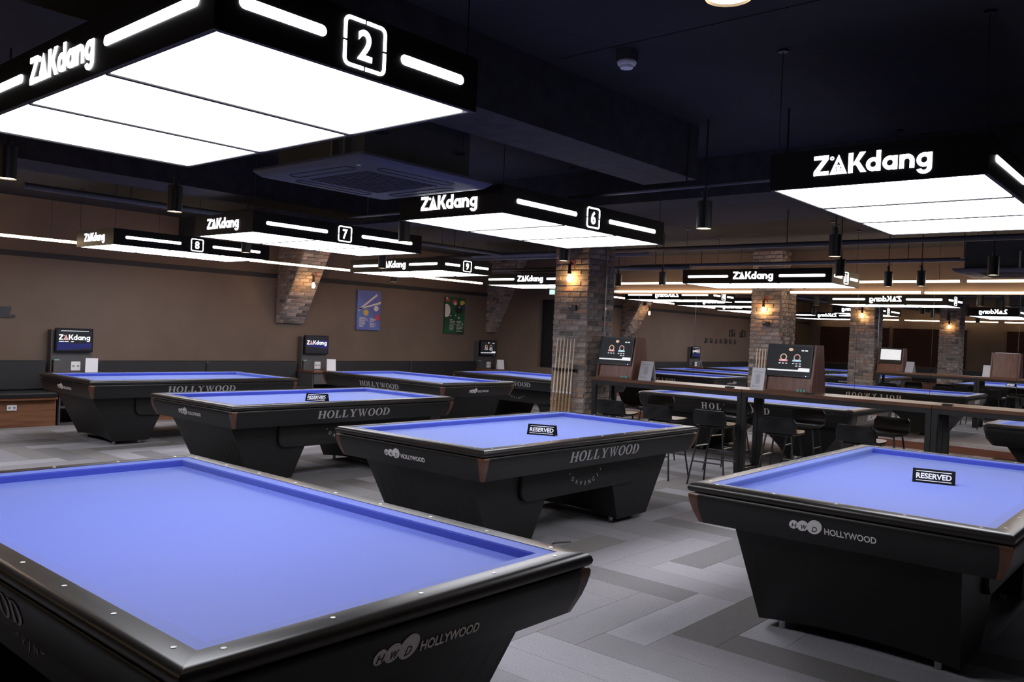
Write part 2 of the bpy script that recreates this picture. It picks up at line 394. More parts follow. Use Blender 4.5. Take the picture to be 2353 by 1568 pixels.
for sx in (-1, 1):
    q = MB(); flat(q, [(sx * .205 + r * math.cos(.3 + i * PI / 5), .078 + r * math.sin(.3 + i * PI / 5)) for i in range(10) for r in [(.010, .004)[i % 2]]], .0015); dv.append(q.mesh('model_star', silver_m))
ME['davinci'] = dv
ME['sight'] = MB().cyl((0, 0, 0), (0, 0, .0012), .0075, n=12).mesh('diamond_sight', sight_m)
tilt_up = Vector((.117 - .138, 0, .65 - .73)); tdx = .021 / .08
def face_frame(k, hx, hy, o, z, lift=.001, td=tdx):
    x, y = side_pts(k, hx, hy, o + lift, 0); r = {0: (1, 0), 1: (0, 1), 2: (-1, 0), 3: (0, -1)}[k]; n = {0: (0, -1), 1: (1, 0), 2: (0, 1), 3: (-1, 0)}[k]
    return frame((x, y, z), (r[0], r[1], 0), (n[0] * td, n[1] * td, 1))
def carom_table(label):
    t = thing('carom_table', label, 'billiard table')
    part('playing_surface', MB().box(-HX - .05, HX + .05, -HY - .05, HY + .05, .73, .766), cloth, t)
    for k in range(4):
        part('cushion', mitre(MB(), CUSH, k, HX, HY), cloth, t)
        part('rail', mitre(MB(), RAIL, k, HX, HY), rail_m if k in (0, 2) else rail_y, t, True)
        part('apron', mitre(MB(), APR, k, HX, HY, cutlen), apron_m, t, True)
        part('corner_block', corner_piece(MB(), APR, k, HX, HY, cutlen), corner_m, t, True)
    s = HX / 4
    pos = [(i * s - HX, sg * (HY + .082)) for sg in (-1, 1) for i in range(9)] + [(sg * (HX + .082), i * s - HY) for sg in (-1, 1) for i in range(5)]
    for x, y in pos: link('diamond_sight', ME['sight'], t, Matrix.Translation((x, y, .8100)))
    for sg in (-1, 1):
        lb = MB(); L = []
        for i in range(13):
            f = -1 + i / 6
            zb = .045 + .035 * (1 - f * f)
            q = [(sg * (HX + .02), .555 * f, .60), (sg * (HX - .93), .555 * f, .60), (sg * (HX - .70), .51 * f, zb), (sg * (HX - .25), .51 * f, zb)]
            L.append(q if sg > 0 else q[::-1])
        lg = part('pedestal_leg', lb.loft(L), leg_m, t)
        for u in (.32, .63):
            for v in (-.40, .40): part('levelling_foot', MB().cyl((sg * (HX - u), v, 0), (sg * (HX - u), v, .075), .02, n=10), foot_m, lg)
        P = rrect(-.77, .77, .36, .70, .085); P = [(a, min(b, .60)) for a, b in P]
        y0, y1 = sg * .52, sg * .572
        vb = MB().loft([[(a, y1, b) for a, b in P], [(a, y1 - sg * .012, b) for a, b in [(a * 1.006, b - .006 if b < .6 else b) for a, b in P]], [(a, y0, b) for a, b in [(a * 1.006, b - .006 if b < .6 else b) for a, b in P]]])
        va = part('valance', vb, leg_m, t)
        put('model_letter', ME['davinci'], va, face_frame(0 if sg < 0 else 2, 0, .572, 0, .435, .0006, 0))
        put('letter', ME['name'], t, face_frame(0 if sg < 0 else 2, HX, HY, .1285, .687))
        bd = link('maker_badge', ME['logo'], t, face_frame(1 if sg > 0 else 3, HX, HY, .1285, .687))
        put('initial', ME['logod'], bd, Matrix()); put('badge_letter', ME['logon'], bd, Matrix())
    part('frame', MB().box(-HX, HX, -HY + .05, HY - .05, .60, .73), leg_m, t)
    return t
TABLES = [  # n, X, Y, rz
    (2, -3.153, 1.72, -.0018), (6, -4.461, 5.433, PI / 2), (5, -1.507, 5.549, PI / 2 + .0123), (7, -7.645, 5.532, PI / 2 - .002),
    (8, -10.86, 5.64, PI / 2 - .0139), (9, -10.02, 9.25, -.0039), (10, -9.70, 11.95, 0), (3, -9.95, 1.75, 0)]
LBL = {2: 'black carom table, blue cloth, no sign on it, under lamp numbered two', 6: 'black carom table carrying a RESERVED sign under lamp numbered six', 5: 'black carom table carrying a RESERVED sign beside the bar counter, brownish rails',
       7: 'black carom table carrying a RESERVED sign under lamp numbered seven', 8: 'black carom table with blue cloth under lamp numbered eight by the bench', 9: 'black carom table with blue cloth under lamp numbered nine near the posters',
       10: 'black carom table half hidden behind the brick pillar with cue sticks', 3: 'black carom table with blue cloth under lamp numbered three'}
proto = None
for n, x, y, rz in TABLES:
    if proto is None: t = proto = carom_table('')
    else: t = dup(proto)
    t.location = (x, y, 0); t.rotation_euler = (0, 0, rz); tag(t, LBL[n], 'billiard table', 'carom tables with blue cloth')

# larger rounded tables
def big_table(label, loc, rz=0):
    t = thing('carom_table', label, 'billiard table', loc, rz); hx, hy = 1.422, .711
    part('playing_surface', MB().box(-hx - .04, hx + .04, -hy - .04, hy + .04, .71, .755), cloth, t)
    for k in range(4): part('cushion', mitre(MB(), [(o, z - .018) for o, z in CUSH], k, hx, hy), cloth, t)
    def ring(o, z, r): return [(a, b, z) for a, b in rrect(-hx - o, hx + o, -hy - o, hy + o, r, 6)]
    rm = mat('rail_satin_black', (.03, .028, .027), .3, spec=.6)
    part('rail', MB().loft([ring(.05, .74, .004), ring(.13, .735, .07), ring(.148, .75, .085), ring(.15, .77, .087), ring(.138, .785, .078), ring(.118, .791, .06), ring(.052, .791, .004), ring(.05, .74, .004)], False), rm, t, True)
    part('apron', MB().loft([ring(.132, .735, .07), ring(.136, .70, .075), ring(.12, .62, .07), ring(.06, .545, .05)]), apron_m, t, True)
    s = hx / 4
    for x, y in [(i * s - hx, sg * (hy + .088)) for sg in (-1, 1) for i in range(9)] + [(sg * (hx + .088), i * s - hy) for sg in (-1, 1) for i in range(5)]:
        link('diamond_sight', ME['sight'], t, Matrix.Translation((x, y, .7908)))
    gm = mat('brushed_grey_metal', (.20, .185, .17), .4, metal=.6)
    for sg in (-1, 1):
        P = [(sg * 1.40, .56), (sg * 1.36, .56), (sg * .98, .05), (sg * .55, .05)] + [(sg * (.55 - .55 * math.sin(a)), .05 + .42 * math.sin(a) ** .8 if a > 0 else .05) for a in (.3, .6, .9, 1.2)] + [(0, .50), (0, .56)]
        P = [(sg * 1.40, .56), (sg * 1.02, .05), (sg * .62, .05), (sg * .50, .20), (sg * .36, .33), (sg * .2, .42), (0, .46), (0, .56)]
        if sg < 0: P = P[::-1]
        lg = part('pedestal_leg', MB().loft([[(a, -.52, b) for a, b in P], [(a, .52, b) for a, b in P]]), leg_m, t)
        for v in (-.4, .4):
            for u in (.70, .95): part('levelling_foot', MB().cyl((sg * u, v, 0), (sg * u, v, .055), .025, n=10), foot_m, lg)
        ep = part('end_plate', MB().add([(p[0] + sg * .003, p[1], p[2]) for p in [(sg * (hx + .1365), -.62, .70), (sg * (hx + .1365), .62, .70), (sg * (hx + .1205), .60, .62), (sg * (hx + .1205), -.60, .62), (sg * (hx + .076), -.5, .567), (sg * (hx + .076), .5, .567)]] + [(sg * (hx + .06), p, z) for p, z in ((-.62, .70), (.62, .70), (.5, .567), (-.5, .567))], [(0, 1, 2, 3), (3, 2, 5, 4), (0, 6, 7, 1), (4, 5, 8, 9), (1, 7, 8, 5, 2), (0, 3, 4, 9, 6)]), gm, t)

        k = 1 if sg > 0 else 3
        put('letter', TXT['proam'], ep, face_frame(k, hx, hy, .1285, .66, .004, .2)); put('letter', TXT['x'], ep, face_frame(k, hx, hy, .1285, .66, .004, .2))
        put('letter', ME['name2'], t, face_frame(0 if sg < 0 else 2, hx, hy, .1305, .672, .0025, .17))
    return t
ME['name2'] = serif_text('HOLLYWOOD', 1.0, .088, mat('white_lettering', (.8, .78, .78), .4), .32, .0012)
TXT = {'proam': text_parts('letter', white_p, 'PROAM', -.06, 0, .32, .078, .03, .0012, .15), 'x': text_parts('letter', red_m, 'X', .150, .004, .07, .088, .03, .0012, .15)}
big_table('large rounded carom table lettered PROAM standing between bar counter and mirror', (-5.23, 11.56, 0))
big_table('large rounded carom table beyond the counter, next to the one lettered PROAM', (-.63, 11.45, 0))

# ------------------------------------------------------------------ pendant lamps
LX, LY, LH = 1.085, .535, .20
def bar_mesh(x0, x1, name='light_bar'):
    r = .0175; P = [(x1 - r + r * math.cos(a), r * math.sin(a)) for a in [-PI / 2 + PI * i / 8 for i in range(9)]] + [(x0 + r + r * math.cos(a), r * math.sin(a)) for a in [PI / 2 + PI * i / 8 for i in range(9)]]
    return flat(MB(), P, .003).mesh(name, sign_m)
BARS = {k: bar_mesh(*k) for k in ((.22, .94), (-.94, -.22), (.155, .46), (-.46, -.155), (.37, 1.0), (-1.0, -.37))}
LOGO = zak_logo(.585, sign_m)
def num_meshes(n):
    m = text_parts('lit_number', sign_m, str(n), 0, 0, (.058 if n < 10 else .085), .100, .022, .003)
    fr_ = []
    for sx in (-1, 1):
        for sy in (-1, 1):
            f = MB(); A = [(.004, .082), (.064, .082)] + [(.064 + .024 * math.sin(a), .058 + .024 * math.cos(a)) for a in (.4, .8, 1.2)] + [(.088, .058), (.088, .004)]
            B = [(.004, .070), (.062, .070)] + [(.062 + .014 * math.sin(a), .056 + .014 * math.cos(a)) for a in (.4, .8, 1.2)] + [(.076, .056), (.076, .004)]
            for i in range(len(A) - 1):
                P = [(sx * a, sy * b) for a, b in (A[i], A[i + 1], B[i + 1], B[i])]; flat(f, P if sx * sy < 0 else P[::-1], .003)
            fr_.append(f.mesh('number_frame', sign_m))
    return m, fr_
def lamp_face(k, z): # frame on the housing side
    hx, hy = LX, LY; x, y = side_pts(k, hx, hy, .0005, 0); r = {0: (1, 0), 1: (0, 1), 2: (-1, 0), 3: (0, -1)}[k]
    return frame((x, y, z), (r[0], r[1], 0), (0, 0, 1))
hb = MB(); hb.box(-LX, LX, -LY, -LY + .02, 0, LH); hb.box(-LX, LX, LY - .02, LY, 0, LH); hb.box(-LX, -LX + .02, -LY + .02, LY - .02, 0, LH); hb.box(LX - .02, LX, -LY + .02, LY - .02, 0, LH)
hb.box(-LX + .02, LX - .02, -LY + .02, LY - .02, .03, LH - .03)
HOUSE = hb.mesh('lamp_housing', housing_m)
g = .024; seg = (2 * LX - .07) / 3
DIVIDER = MB().box(-.011, .011, -LY + .02, LY - .02, -.003, .03).mesh('divider_bar', housing_m)
DIFF = MB().box(-seg / 2 + g / 2, seg / 2 - g / 2, -LY + .028, LY - .028, .002, .03).mesh('diffuser', diff_m)
def pendant(n, x, y, z, rz, kind, label):
    t = thing('pendant_lamp', label, 'pendant lamp', (x, y, z), rz, 'illuminated pendant lamps over the tables')
    link('lamp_housing', HOUSE, t)
    for i in (-1, 0, 1): link('diffuser', DIFF, t, Matrix.Translation((i * seg, 0, 0)))
    for i in (-.5, .5): link('divider_bar', DIVIDER, t, Matrix.Translation((i * seg, 0, 0)))
    nm, nf = num_meshes(n)
    for k in range(4):
        fm = lamp_face(k, .10); longside = k in (0, 2)
        if kind == 'T':
            if longside: put('lit_letter', LOGO, t, fm); ks = ((.37, 1.0), (-1.0, -.37))
            else: put('lit_number', nm, t, fm); put('number_frame', nf, t, fm); ks = ((.155, .46), (-.46, -.155))
        else:
            if longside: put('lit_number', nm, t, fm); put('number_frame', nf, t, fm); ks = ((.22, .94), (-.94, -.22))
            else: put('lit_letter', LOGO, t, fm); ks = ()
        for q in ks: link('light_bar', BARS[q], t, fm)
    for sx in (-1, 1):
        for sy in (-1, 1):
            cx, cy = sx * (LX - .03), sy * (LY - .03)
            part('suspension_wire', MB().cyl((cx, cy, LH), (cx, cy, ZC - z), .0028, n=6).cyl((cx, cy, ZC - z - .012), (cx, cy, ZC - z), .028, n=12), wire_m, t)
    return t
ZL = 2.414
WORDS = dict(enumerate('zero one two three four five six seven eight nine ten eleven twelve'.split()))
for n, x, y, z, rz, kind in ((2, -3.312, 1.774, ZL - .006, -.005, 'T'), (6, -4.4855, 5.474, ZL + .003, PI / 2 + .005, 'S'), (5, -1.491, 5.524, ZL + .010, PI / 2 + .009, 'S'), (7, -7.676, 5.508, ZL + .018, PI / 2, 'S'),
                             (8, -10.963, 5.655, ZL + .033, PI / 2, 'S'), (9, -9.993, 9.198, ZL + .027, -.02, 'T'), (10, -9.62, 12.05, ZL + .02, 0, 'T'), (11, -5.19, 11.53, 2.397, .012, 'T'), (3, -9.95, 1.78, ZL, 0, 'T'), (12, -.63, 11.45, ZL, 0, 'T')):
    pendant(n, x, y, z, rz, kind, 'black pendant light box with lit panels and the lit number %s' % WORDS[n])

# ------------------------------------------------------------------ reserved tent signs
RES = text_parts('letter', white_p, 'RESERVED', 0, 0, .196, .036, .03, .0008)
RLN = [flat(MB(), rc(-.098, q - .0022, .098, q + .0022), .0008).mesh('printed_line', white_p) for q in (.030, -.030)]
def reserved(x, y, rz, label):
    t = thing('reserved_sign', label, 'table sign', (x, y, .766), rz, 'RESERVED signs on the blue cloth')
    W_, H_, D_ = .118, .082, .042
    pb = MB(); th = .004
    for sg in (-1, 1):
        pb.loft([[(-W_, sg * D_, 0), (W_, sg * D_, 0), (W_, sg * .002, H_), (-W_, sg * .002, H_)][::-sg], [(-W_, sg * (D_ - th), 0), (W_, sg * (D_ - th), 0), (W_, 0, H_ - .004), (-W_, 0, H_ - .004)][::-sg]])
    part('sign_body', pb, mat('sign_black_acrylic', (.006, .006, .008), .18), t)
    for sg in (-1, 1):
        fm = frame((0, sg * (D_ / 2 + .0018), H_ / 2), (-sg, 0, 0), (0, -sg * D_, H_))
        put('letter', RES, t, fm); put('printed_line', RLN, t, fm)
    return t
reserved(-1.425, 5.665, math.radians(14), 'black RESERVED tent sign on the table beside the bar counter, seen face on')
reserved(-4.27, 5.345, math.radians(25), 'black RESERVED tent sign on the table under lamp numbered six')
reserved(-7.40, 5.43, math.radians(34), 'black RESERVED tent sign on the table under lamp numbered seven')

# ------------------------------------------------------------------ brick pillars and struts
BMESH = {}
def brick_mesh(L, mi, H=.058, D=.05):
    k = (round(L, 3), mi)
    if k in BMESH: return BMESH[k]
    b = MB(); j = .004
    f0 = [(-L / 2, 0, -H / 2), (L / 2, 0, -H / 2), (L / 2, 0, H / 2), (-L / 2, 0, H / 2)]
    r = [random.uniform(-j, j) for _ in range(8)]
    f1 = [(-L / 2 + .006, -.012 + r[0], -H / 2 + .006), (L / 2 - .006, -.012 + r[1], -H / 2 + .006), (L / 2 - .006, -.012 + r[2], H / 2 - .006), (-L / 2 + .006, -.012 + r[3], H / 2 - .006)]
    b.loft([f0, f1]); BMESH[k] = b.mesh('brick', brickmats[mi]); return BMESH[k]
PITCH = .071
def brick_face(parent, origin, right, out, width, z0, z1, single=True, acc=None, up=(0, 0, 1), odd=0):
    """courses of bricks on a face: origin = lower left corner"""
    R_ = Vector(right); N = Vector(out); U_ = Vector(up); rows = int((z1 - z0) / PITCH)
    for r in range(rows):
        zc = z0 + (r + .5) * PITCH; full = width / 2.6; x = 0 if (r + odd) % 2 else -full * .5
        while x < width - .01:
            a = max(x, 0) + .004; b = min(x + full, width) - .004
            if width - b < .05: b = width - .004
            if b - a > .03:
                c = Vector(origin) + R_ * ((a + b) / 2) + U_ * zc
                mi = random.choice((0, 0, 1, 1, 2, 3, 0, 4)); q = random.uniform(-.004, .004)
                m4 = Matrix(((R_.x, -N.x, U_.x, c.x + N.x * q), (R_.y, -N.y, U_.y, c.y + N.y * q), (R_.z, -N.z, U_.z, c.z + N.z * q), (0, 0, 0, 1)))
                me = brick_mesh(b - a, mi)
                if single: link('brick', me, parent, m4)
                else:
                    acc.cur = mi; acc.add([m4 @ v.co for v in me.vertices], [tuple(p.vertices) for p in me.polygons])
            x += full
            if width - x < .05: break
def pillar(label, x0, x1, y0, y1, faces_single, faces_joint):
    t = thing('brick_pillar', label, 'pillar', ((x0 + x1) / 2, (y0 + y1) / 2, 0)); cx, cy = (x0 + x1) / 2, (y0 + y1) / 2; a, b = (x1 - x0) / 2, (y1 - y0) / 2
    part('core', MB().box(-a, a, -b, b, 0, ZC), mortar_m, t)
    F = {'-y': ((-a, -b, 0), (1, 0, 0), (0, -1, 0), 2 * a), '+x': ((a, -b, 0), (0, 1, 0), (1, 0, 0), 2 * b), '+y': ((a, b, 0), (-1, 0, 0), (0, 1, 0), 2 * a), '-x': ((-a, b, 0), (0, -1, 0), (-1, 0, 0), 2 * b)}
    for i, k in enumerate(faces_single): brick_face(t, *F[k], 0, ZC, odd=i)
    if faces_joint:
        acc = MB()
        for i, k in enumerate(faces_joint): brick_face(t, *F[k], 0, ZC, False, acc, odd=i)
        tag(part('bricks', acc, brickmats, t), kind='stuff')
    return t
P1 = (-6.82, -6.28, 8.68, 9.22)
p1 = pillar('grey brick pillar with six cue sticks leaning, beside the counter end', *P1, ['-y', '+x'], ['+y', '-x'])
p2 = pillar('half pillar of pale brick standing between the mirror panels', -6.63, -6.10, 14.06, 14.4, ['-y', '+x'], ['-x'])
p4 = pillar('grey brick pillar near the blinds, seen reflected in the mirror', -6.95, -6.40, .75, 1.3, [], ['+y', '+x', '-x', '-y'])
def strut(label, y0, y1, zb, prot, sides=(-1, 1)):
    t = thing('brick_strut', label, 'strut', (XW, (y0 + y1) / 2, zb)); w_ = (y1 - y0) / 2; h = ZC - zb
    P = [(0, 0), (.07, .0), (prot, h), (0, h)]
    part('core', MB().loft([[(a, -w_, b) for a, b in P], [(a, w_, b) for a, b in P]]), mortar_m, t)
    d = Vector((prot - .07, 0, h)); Ls = d.length; d.normalize(); n = Vector((d.z, 0, -d.x))
    brick_face(t, (.07, -w_, 0), (0, 1, 0), n, 2 * w_, 0, Ls, True, up=d)
    for sg in sides:
        rows = int(h / PITCH)
        for r in range(rows):
            zc = (r + .5) * PITCH; wd = .07 + (prot - .07) * (zc - PITCH / 2) / h
            x = 0; full = .19; x = -.095 if r % 2 else 0
            while x < wd - .03:
                a = max(x, 0) + .004; b = min(x + full, wd) - .004
                if b - a > .03:
                    me = brick_mesh(round((b - a) / .02) * .02, random.choice((0, 2, 2, 4, 3, 1)))
                    link('brick', me, t, Matrix(((1, 0, 0, (a + b) / 2), (0, -sg, 0, sg * w_), (0, 0, 1, zc), (0, 0, 0, 1))))
                x += full
    return t
strut('slanted brick strut with a glowing bulb, leaning from the tan wall', 8.62, 9.155, 1.57, .99)
strut('slanted brick strut in the corner of tan wall, no bulb', 14.12, 14.398, 1.555, .95, (-1,))

# ------------------------------------------------------------------ bulbs on pillars (industrial pipe lamps)
def pipe_bulb(label, x, y, z, nx, ny, top=.45):
    """z = bulb centre; (nx,ny) outward normal of the face; anchored at face"""
    t = thing('pipe_bulb_lamp', label, 'wall lamp', (x, y, z), math.atan2(ny, nx), 'bare bulb pipe lamps')
    part('conduit', MB().cyl((.05, 0, .19), (.05, 0, top), .009, n=10).cyl((0, 0, .19), (.075, 0, .19), .013, n=10), mat('galvanised_pipe', (.22, .21, .20), .35, metal=.8), t)
    part('socket', MB().lathe([(.016, .18), (.02, .17), (.02, .10), (.024, .08), (.024, .055), (.018, .05)], (.06, 0, 0), 14), black_metal, t, True)
    wh = MB(); R0 = .032
    for i in range(14):
        a0, a1 = 2 * PI * i / 14, 2 * PI * (i + 1) / 14
        wh.cyl((.045, .045 + R0 * math.cos(a0), .2 + R0 * math.sin(a0)), (.045, .045 + R0 * math.cos(a1), .2 + R0 * math.sin(a1)), .006, n=6)
    for i in range(4): wh.cyl((.045, .045, .2), (.045, .045 + R0 * math.cos(i * PI / 2), .2 + R0 * math.sin(i * PI / 2)), .004, n=6)
    part('valve_wheel', wh, red_m, t)
    part('bulb', MB().lathe([(.012, .052), (.018, .035), (.027, .005), (.028, -.02), (.02, -.042), (.004, -.05)], (.06, 0, 0), 16), bulb_m, t, True)
    return t
pipe_bulb('glowing bulb lamp on the pillar with six cue sticks', -6.535, 8.655, 2.30, 0, -1, .85)
pipe_bulb('glowing bulb lamp on the half pillar between the mirrors', -6.37, 14.035, 2.15, 0, -1, .35)
pipe_bulb('glowing bulb lamp on the mirror side of the counter pillar', -6.535, 9.245, 2.28, 0, 1, .85)
pipe_bulb('glowing bulb lamp on the reflected pillar near the blinds', -6.67, 1.325, 2.28, 0, 1, .85)
pipe_bulb('glowing bulb lamp fixed under the slanted strut', -12.40, 8.88, 2.25, 1, 0, .26)
def plate(label, x, y, z, w_, h, d, m=black_metal, cat='control box', name='control_box', nx=0, ny=-1):
    t = thing(name, label, cat, (x, y, z), math.atan2(ny, nx) + PI / 2)
    part('case', MB().box(-w_ / 2, w_ / 2, -d, 0, -h / 2, h / 2), m, t); part('indicator', MB().box(-w_ * .4, -w_ * .15, -d - .002, -d, h * .15, h * .3), paper_m, t); return t
plate('small black control box on the pillar with cue sticks', -6.50, 8.665, 1.93, .11, .07, .03)
plate('small black control box on the half pillar between mirrors', -6.33, 14.045, 1.915, .12, .07, .03)
cd = thing('cable_conduit', 'thin steel conduit running down the side of the counter pillar', 'conduit', (-6.262, 9.02, 1.5))
part('pipe', MB().cyl((.005, 0, .1), (.005, .0, ZC - 1.5), .008, n=8), foot_m, cd); part('clip', MB().box(-.01, .014, -.014, .014, .42, .45), foot_m, cd)

# cue sticks and racks
def cue_set(n, xs, yface, top_y, ztop, zbot, label):
    for i, x in enumerate(xs):
        c = thing('cue_stick', label, 'cue stick', (x, yface - .085, zbot), 0, 'cue sticks on the ' + n)
        a = Vector((0, 0, 0)); b = Vector((.004, .062, ztop - zbot)); p = lambda f: tuple(a + (b - a) * f)
        j = .28
        part('butt', MB().cyl(p(0), p(j), .0145, .0125, 10), cue_b, c, True); part('joint_ring', MB().cyl(p(j), p(j + .025), .014, .0135, 10), white_p, c); part('shaft', MB().cyl(p(j + .025), p(.99), .0115, .0075, 10), cue_w, c, True); part('tip', MB().cyl(p(.99), p(1), .0075, .007, 10), paper_m, c)
    r = thing('cue_rack', 'black cue holder strip on the ' + n, 'cue rack', (sum(xs) / len(xs), yface, 1.13))
    w_ = (max(xs) - min(xs)) / 2 + .05
    part('holder_bar', MB().box(-w_, w_, -.022, 0, -.02, .02), black_metal, r)
    for x in xs: part('holder_clip', MB().box(x - r.location.x - .022, x - r.location.x - .012, -.065, -.022, -.015, .015).box(x - r.location.x + .016, x - r.location.x + .026, -.065, -.022, -.015, .015), black_metal, r)
    bs = part('base_tray', MB().box(-w_, w_, -.12, 0, -.60, -.575), black_metal, r)
cue_set('counter pillar', [-6.715 + .054 * i for i in range(6)], 8.665, 8.6, 1.53, .56, 'pale maple cue stick standing in the rack of the counter pillar')
cue_set('half pillar', [-6.47 + .052 * i for i in range(6)], 14.045, 13.9, 1.47, .56, 'pale maple cue stick standing in the rack of the half pillar')

# ------------------------------------------------------------------ mirror panels
for i, (a, b) in enumerate(((-9.78, -9.165), (-9.165, -7.90), (-7.90, -6.64), (-6.09, -4.90), (-4.90, -3.735), (-3.735, -2.55), (-2.55, -1.36), (-1.36, -.16), (-.16, 1.04), (1.04, 2.24))):
    names = ('narrow mirror panel at the left end beside the tan wall', 'second mirror panel from the tan end wall', 'mirror panel left of the half brick pillar', 'mirror panel just right of the half brick pillar', 'second mirror panel right of the half brick pillar', 'third mirror panel right of the half brick pillar', 'fourth mirror panel right of the half brick pillar', 'fifth mirror panel right of the half brick pillar', 'sixth mirror panel right of the half brick pillar', 'seventh mirror panel right of the half brick pillar')
    m = thing('mirror_panel', names[i], 'mirror', ((a + b) / 2, YM - .002, .11), 0, 'tall mirror panels on the end wall')
    h = (b - a) / 2 - .002
    part('glass', MB().box(-h, h, -.008, 0, 0, 2.34), mirror_m, m)
    part('edge_strip', MB().box(h - .001, h + .002, -.011, 0, 0, 2.34), chrome, m)

# ------------------------------------------------------------------ warm linear lights
def led(label, a, b, z, fixed=0):
    a = Vector((*a, z)); b = Vector((*b, z)); t = thing('linear_light', label, 'strip light', tuple((a + b) / 2), math.atan2((b - a).y, (b - a).x), 'warm linear lights')
    L = (b - a).length / 2
    part('tube', MB().cyl((-L, 0, 0), (L, 0, 0), .018, n=12), led_m, t)
    for sx in (-1, 1): part('end_cap', MB().cyl((sx * L, 0, 0), (sx * (L + .015), 0, 0), .02, n=12), white_p, t)
    if fixed:
        for sx in (-.8, .8): part('bracket', MB().box(L * sx - .01, L * sx + .01, 0, fixed, -.01, .01), wire_m, t)
    else:
        for sx in (-.8, .8): part('hanger', MB().cyl((L * sx, 0, .018), (L * sx, 0, ZC - z), .003, n=6), wire_m, t)
led('warm strip light along the tan wall above the first bench', (-11.95, 1.2), (-11.95, 4.78), 2.54)
led('warm strip light along the tan wall by the slanted strut', (-11.95, 5.5), (-11.95, 9.35), 2.544)
led('warm strip light along the tan wall over the green poster', (-11.95, 9.97), (-11.95, 12.76), 2.557)
led('warm strip light above the mirrors left of the half pillar', (-9.72, 14.33), (-6.72, 14.33), 2.49, .065)
led('warm strip light above the mirrors right of the half pillar', (-6.04, 14.33), (-3.92, 14.33), 2.48, .065)
led('warm strip light above the mirrors towards the far right', (-3.86, 14.33), (-.9, 14.33), 2.475, .065)
led('warm strip light hung before the mirrors by the counter pillar', (-9.3, 13.62), (-6.35, 13.62), 2.60)
led('warm strip light hung before the mirrors behind lamp numbered eleven', (-6.0, 13.62), (-3.2, 13.62), 2.60)
led('warm strip light hung before the mirrors near the large ceiling cassette', (-3.1, 13.62), (-.3, 13.62), 2.60)
led('warm strip light along the blinds left of the reflected pillar', (-12.5, YB + .35), (-9.6, YB + .35), 2.6)
led('warm strip light along the blinds middle run', (-9.4, YB + .35), (-6.4, YB + .35), 2.6)
led('warm strip light along the blinds far run', (-6.2, YB + .35), (-3.2, YB + .35), 2.6)

# ------------------------------------------------------------------ benches, desks, screens on the tan wall
def bench(label, y0, y1, npan, x=XW, loc=None, rz=0):
    t = thing('wall_bench', label, 'bench', loc or (x, (y0 + y1) / 2, 0), rz); L = (y1 - y0) / 2
    part('base', MB().box(.02, .48, -L, L, 0, .375), bench_w, t); part('trim_lip', MB().box(.02, .535, -L, L, .375, .41), bench_w, t)
    n = npan; w_ = 2 * L / n
    for i in range(n):
        a, b = -L + i * w_ + .004, -L + (i + 1) * w_ - .004
        part('backrest_panel', MB().loft([[(.025, q0, z0) for q0, z0 in rrect(a, b, .475, .895, .03)], [(.095, q0, z0) for q0, z0 in rrect(a, b, .475, .895, .03)], [(.115, q0, z0) for q0, z0 in rrect(a + .02, b - .02, .495, .875, .03)]]), leather_b, t)
        part('seat_cushion', MB().loft([[(q0, z0, .412) for q0, z0 in rrect(.02, .55, a, b, .03)], [(q0, z0, .455) for q0, z0 in rrect(.02, .56, a, b, .03)], [(q0, z0, .474) for q0, z0 in rrect(.03, .54, a + .02, b - .02, .03)]]), leather_b, t)
    return t
bench('black leather wall bench with wooden base, beside the first screen desk', .9, 4.80, 2)
bench('black leather wall bench between the two lit-logo screen desks', 5.50, 9.02, 2)
bench('black leather wall bench below the two posters', 9.78, 13.78, 2)
bench('black leather wall bench under the brown blinds', -6, 6, 6, loc=(-6.5, YB, 0), rz=PI / 2)
def outlet(label, x, y, z, w_=.12, h=.075, nx=1, ny=0):
    t = thing('wall_outlet', label, 'outlet', (x, y, z), math.atan2(ny, nx), 'white wall outlets')
    part('face_plate', MB().loft([[(0, a, b) for a, b in rrect(-w_ / 2, w_ / 2, -h / 2, h / 2, .008, 3)], [(.008, a, b) for a, b in rrect(-w_ / 2, w_ / 2, -h / 2, h / 2, .008, 3)]]), white_p, t)
    for sy in (-.25, .25): part('socket', MB().loft([[(.0082, a + sy * w_, b) for a, b in ellipse(0, 0, .016, .016, 12)], [(.0095, a + sy * w_, b) for a, b in ellipse(0, 0, .016, .016, 12)]]), print_m, t)
    return t
outlet('white double socket on the wooden bench base', XW + .481, 4.235, .273)
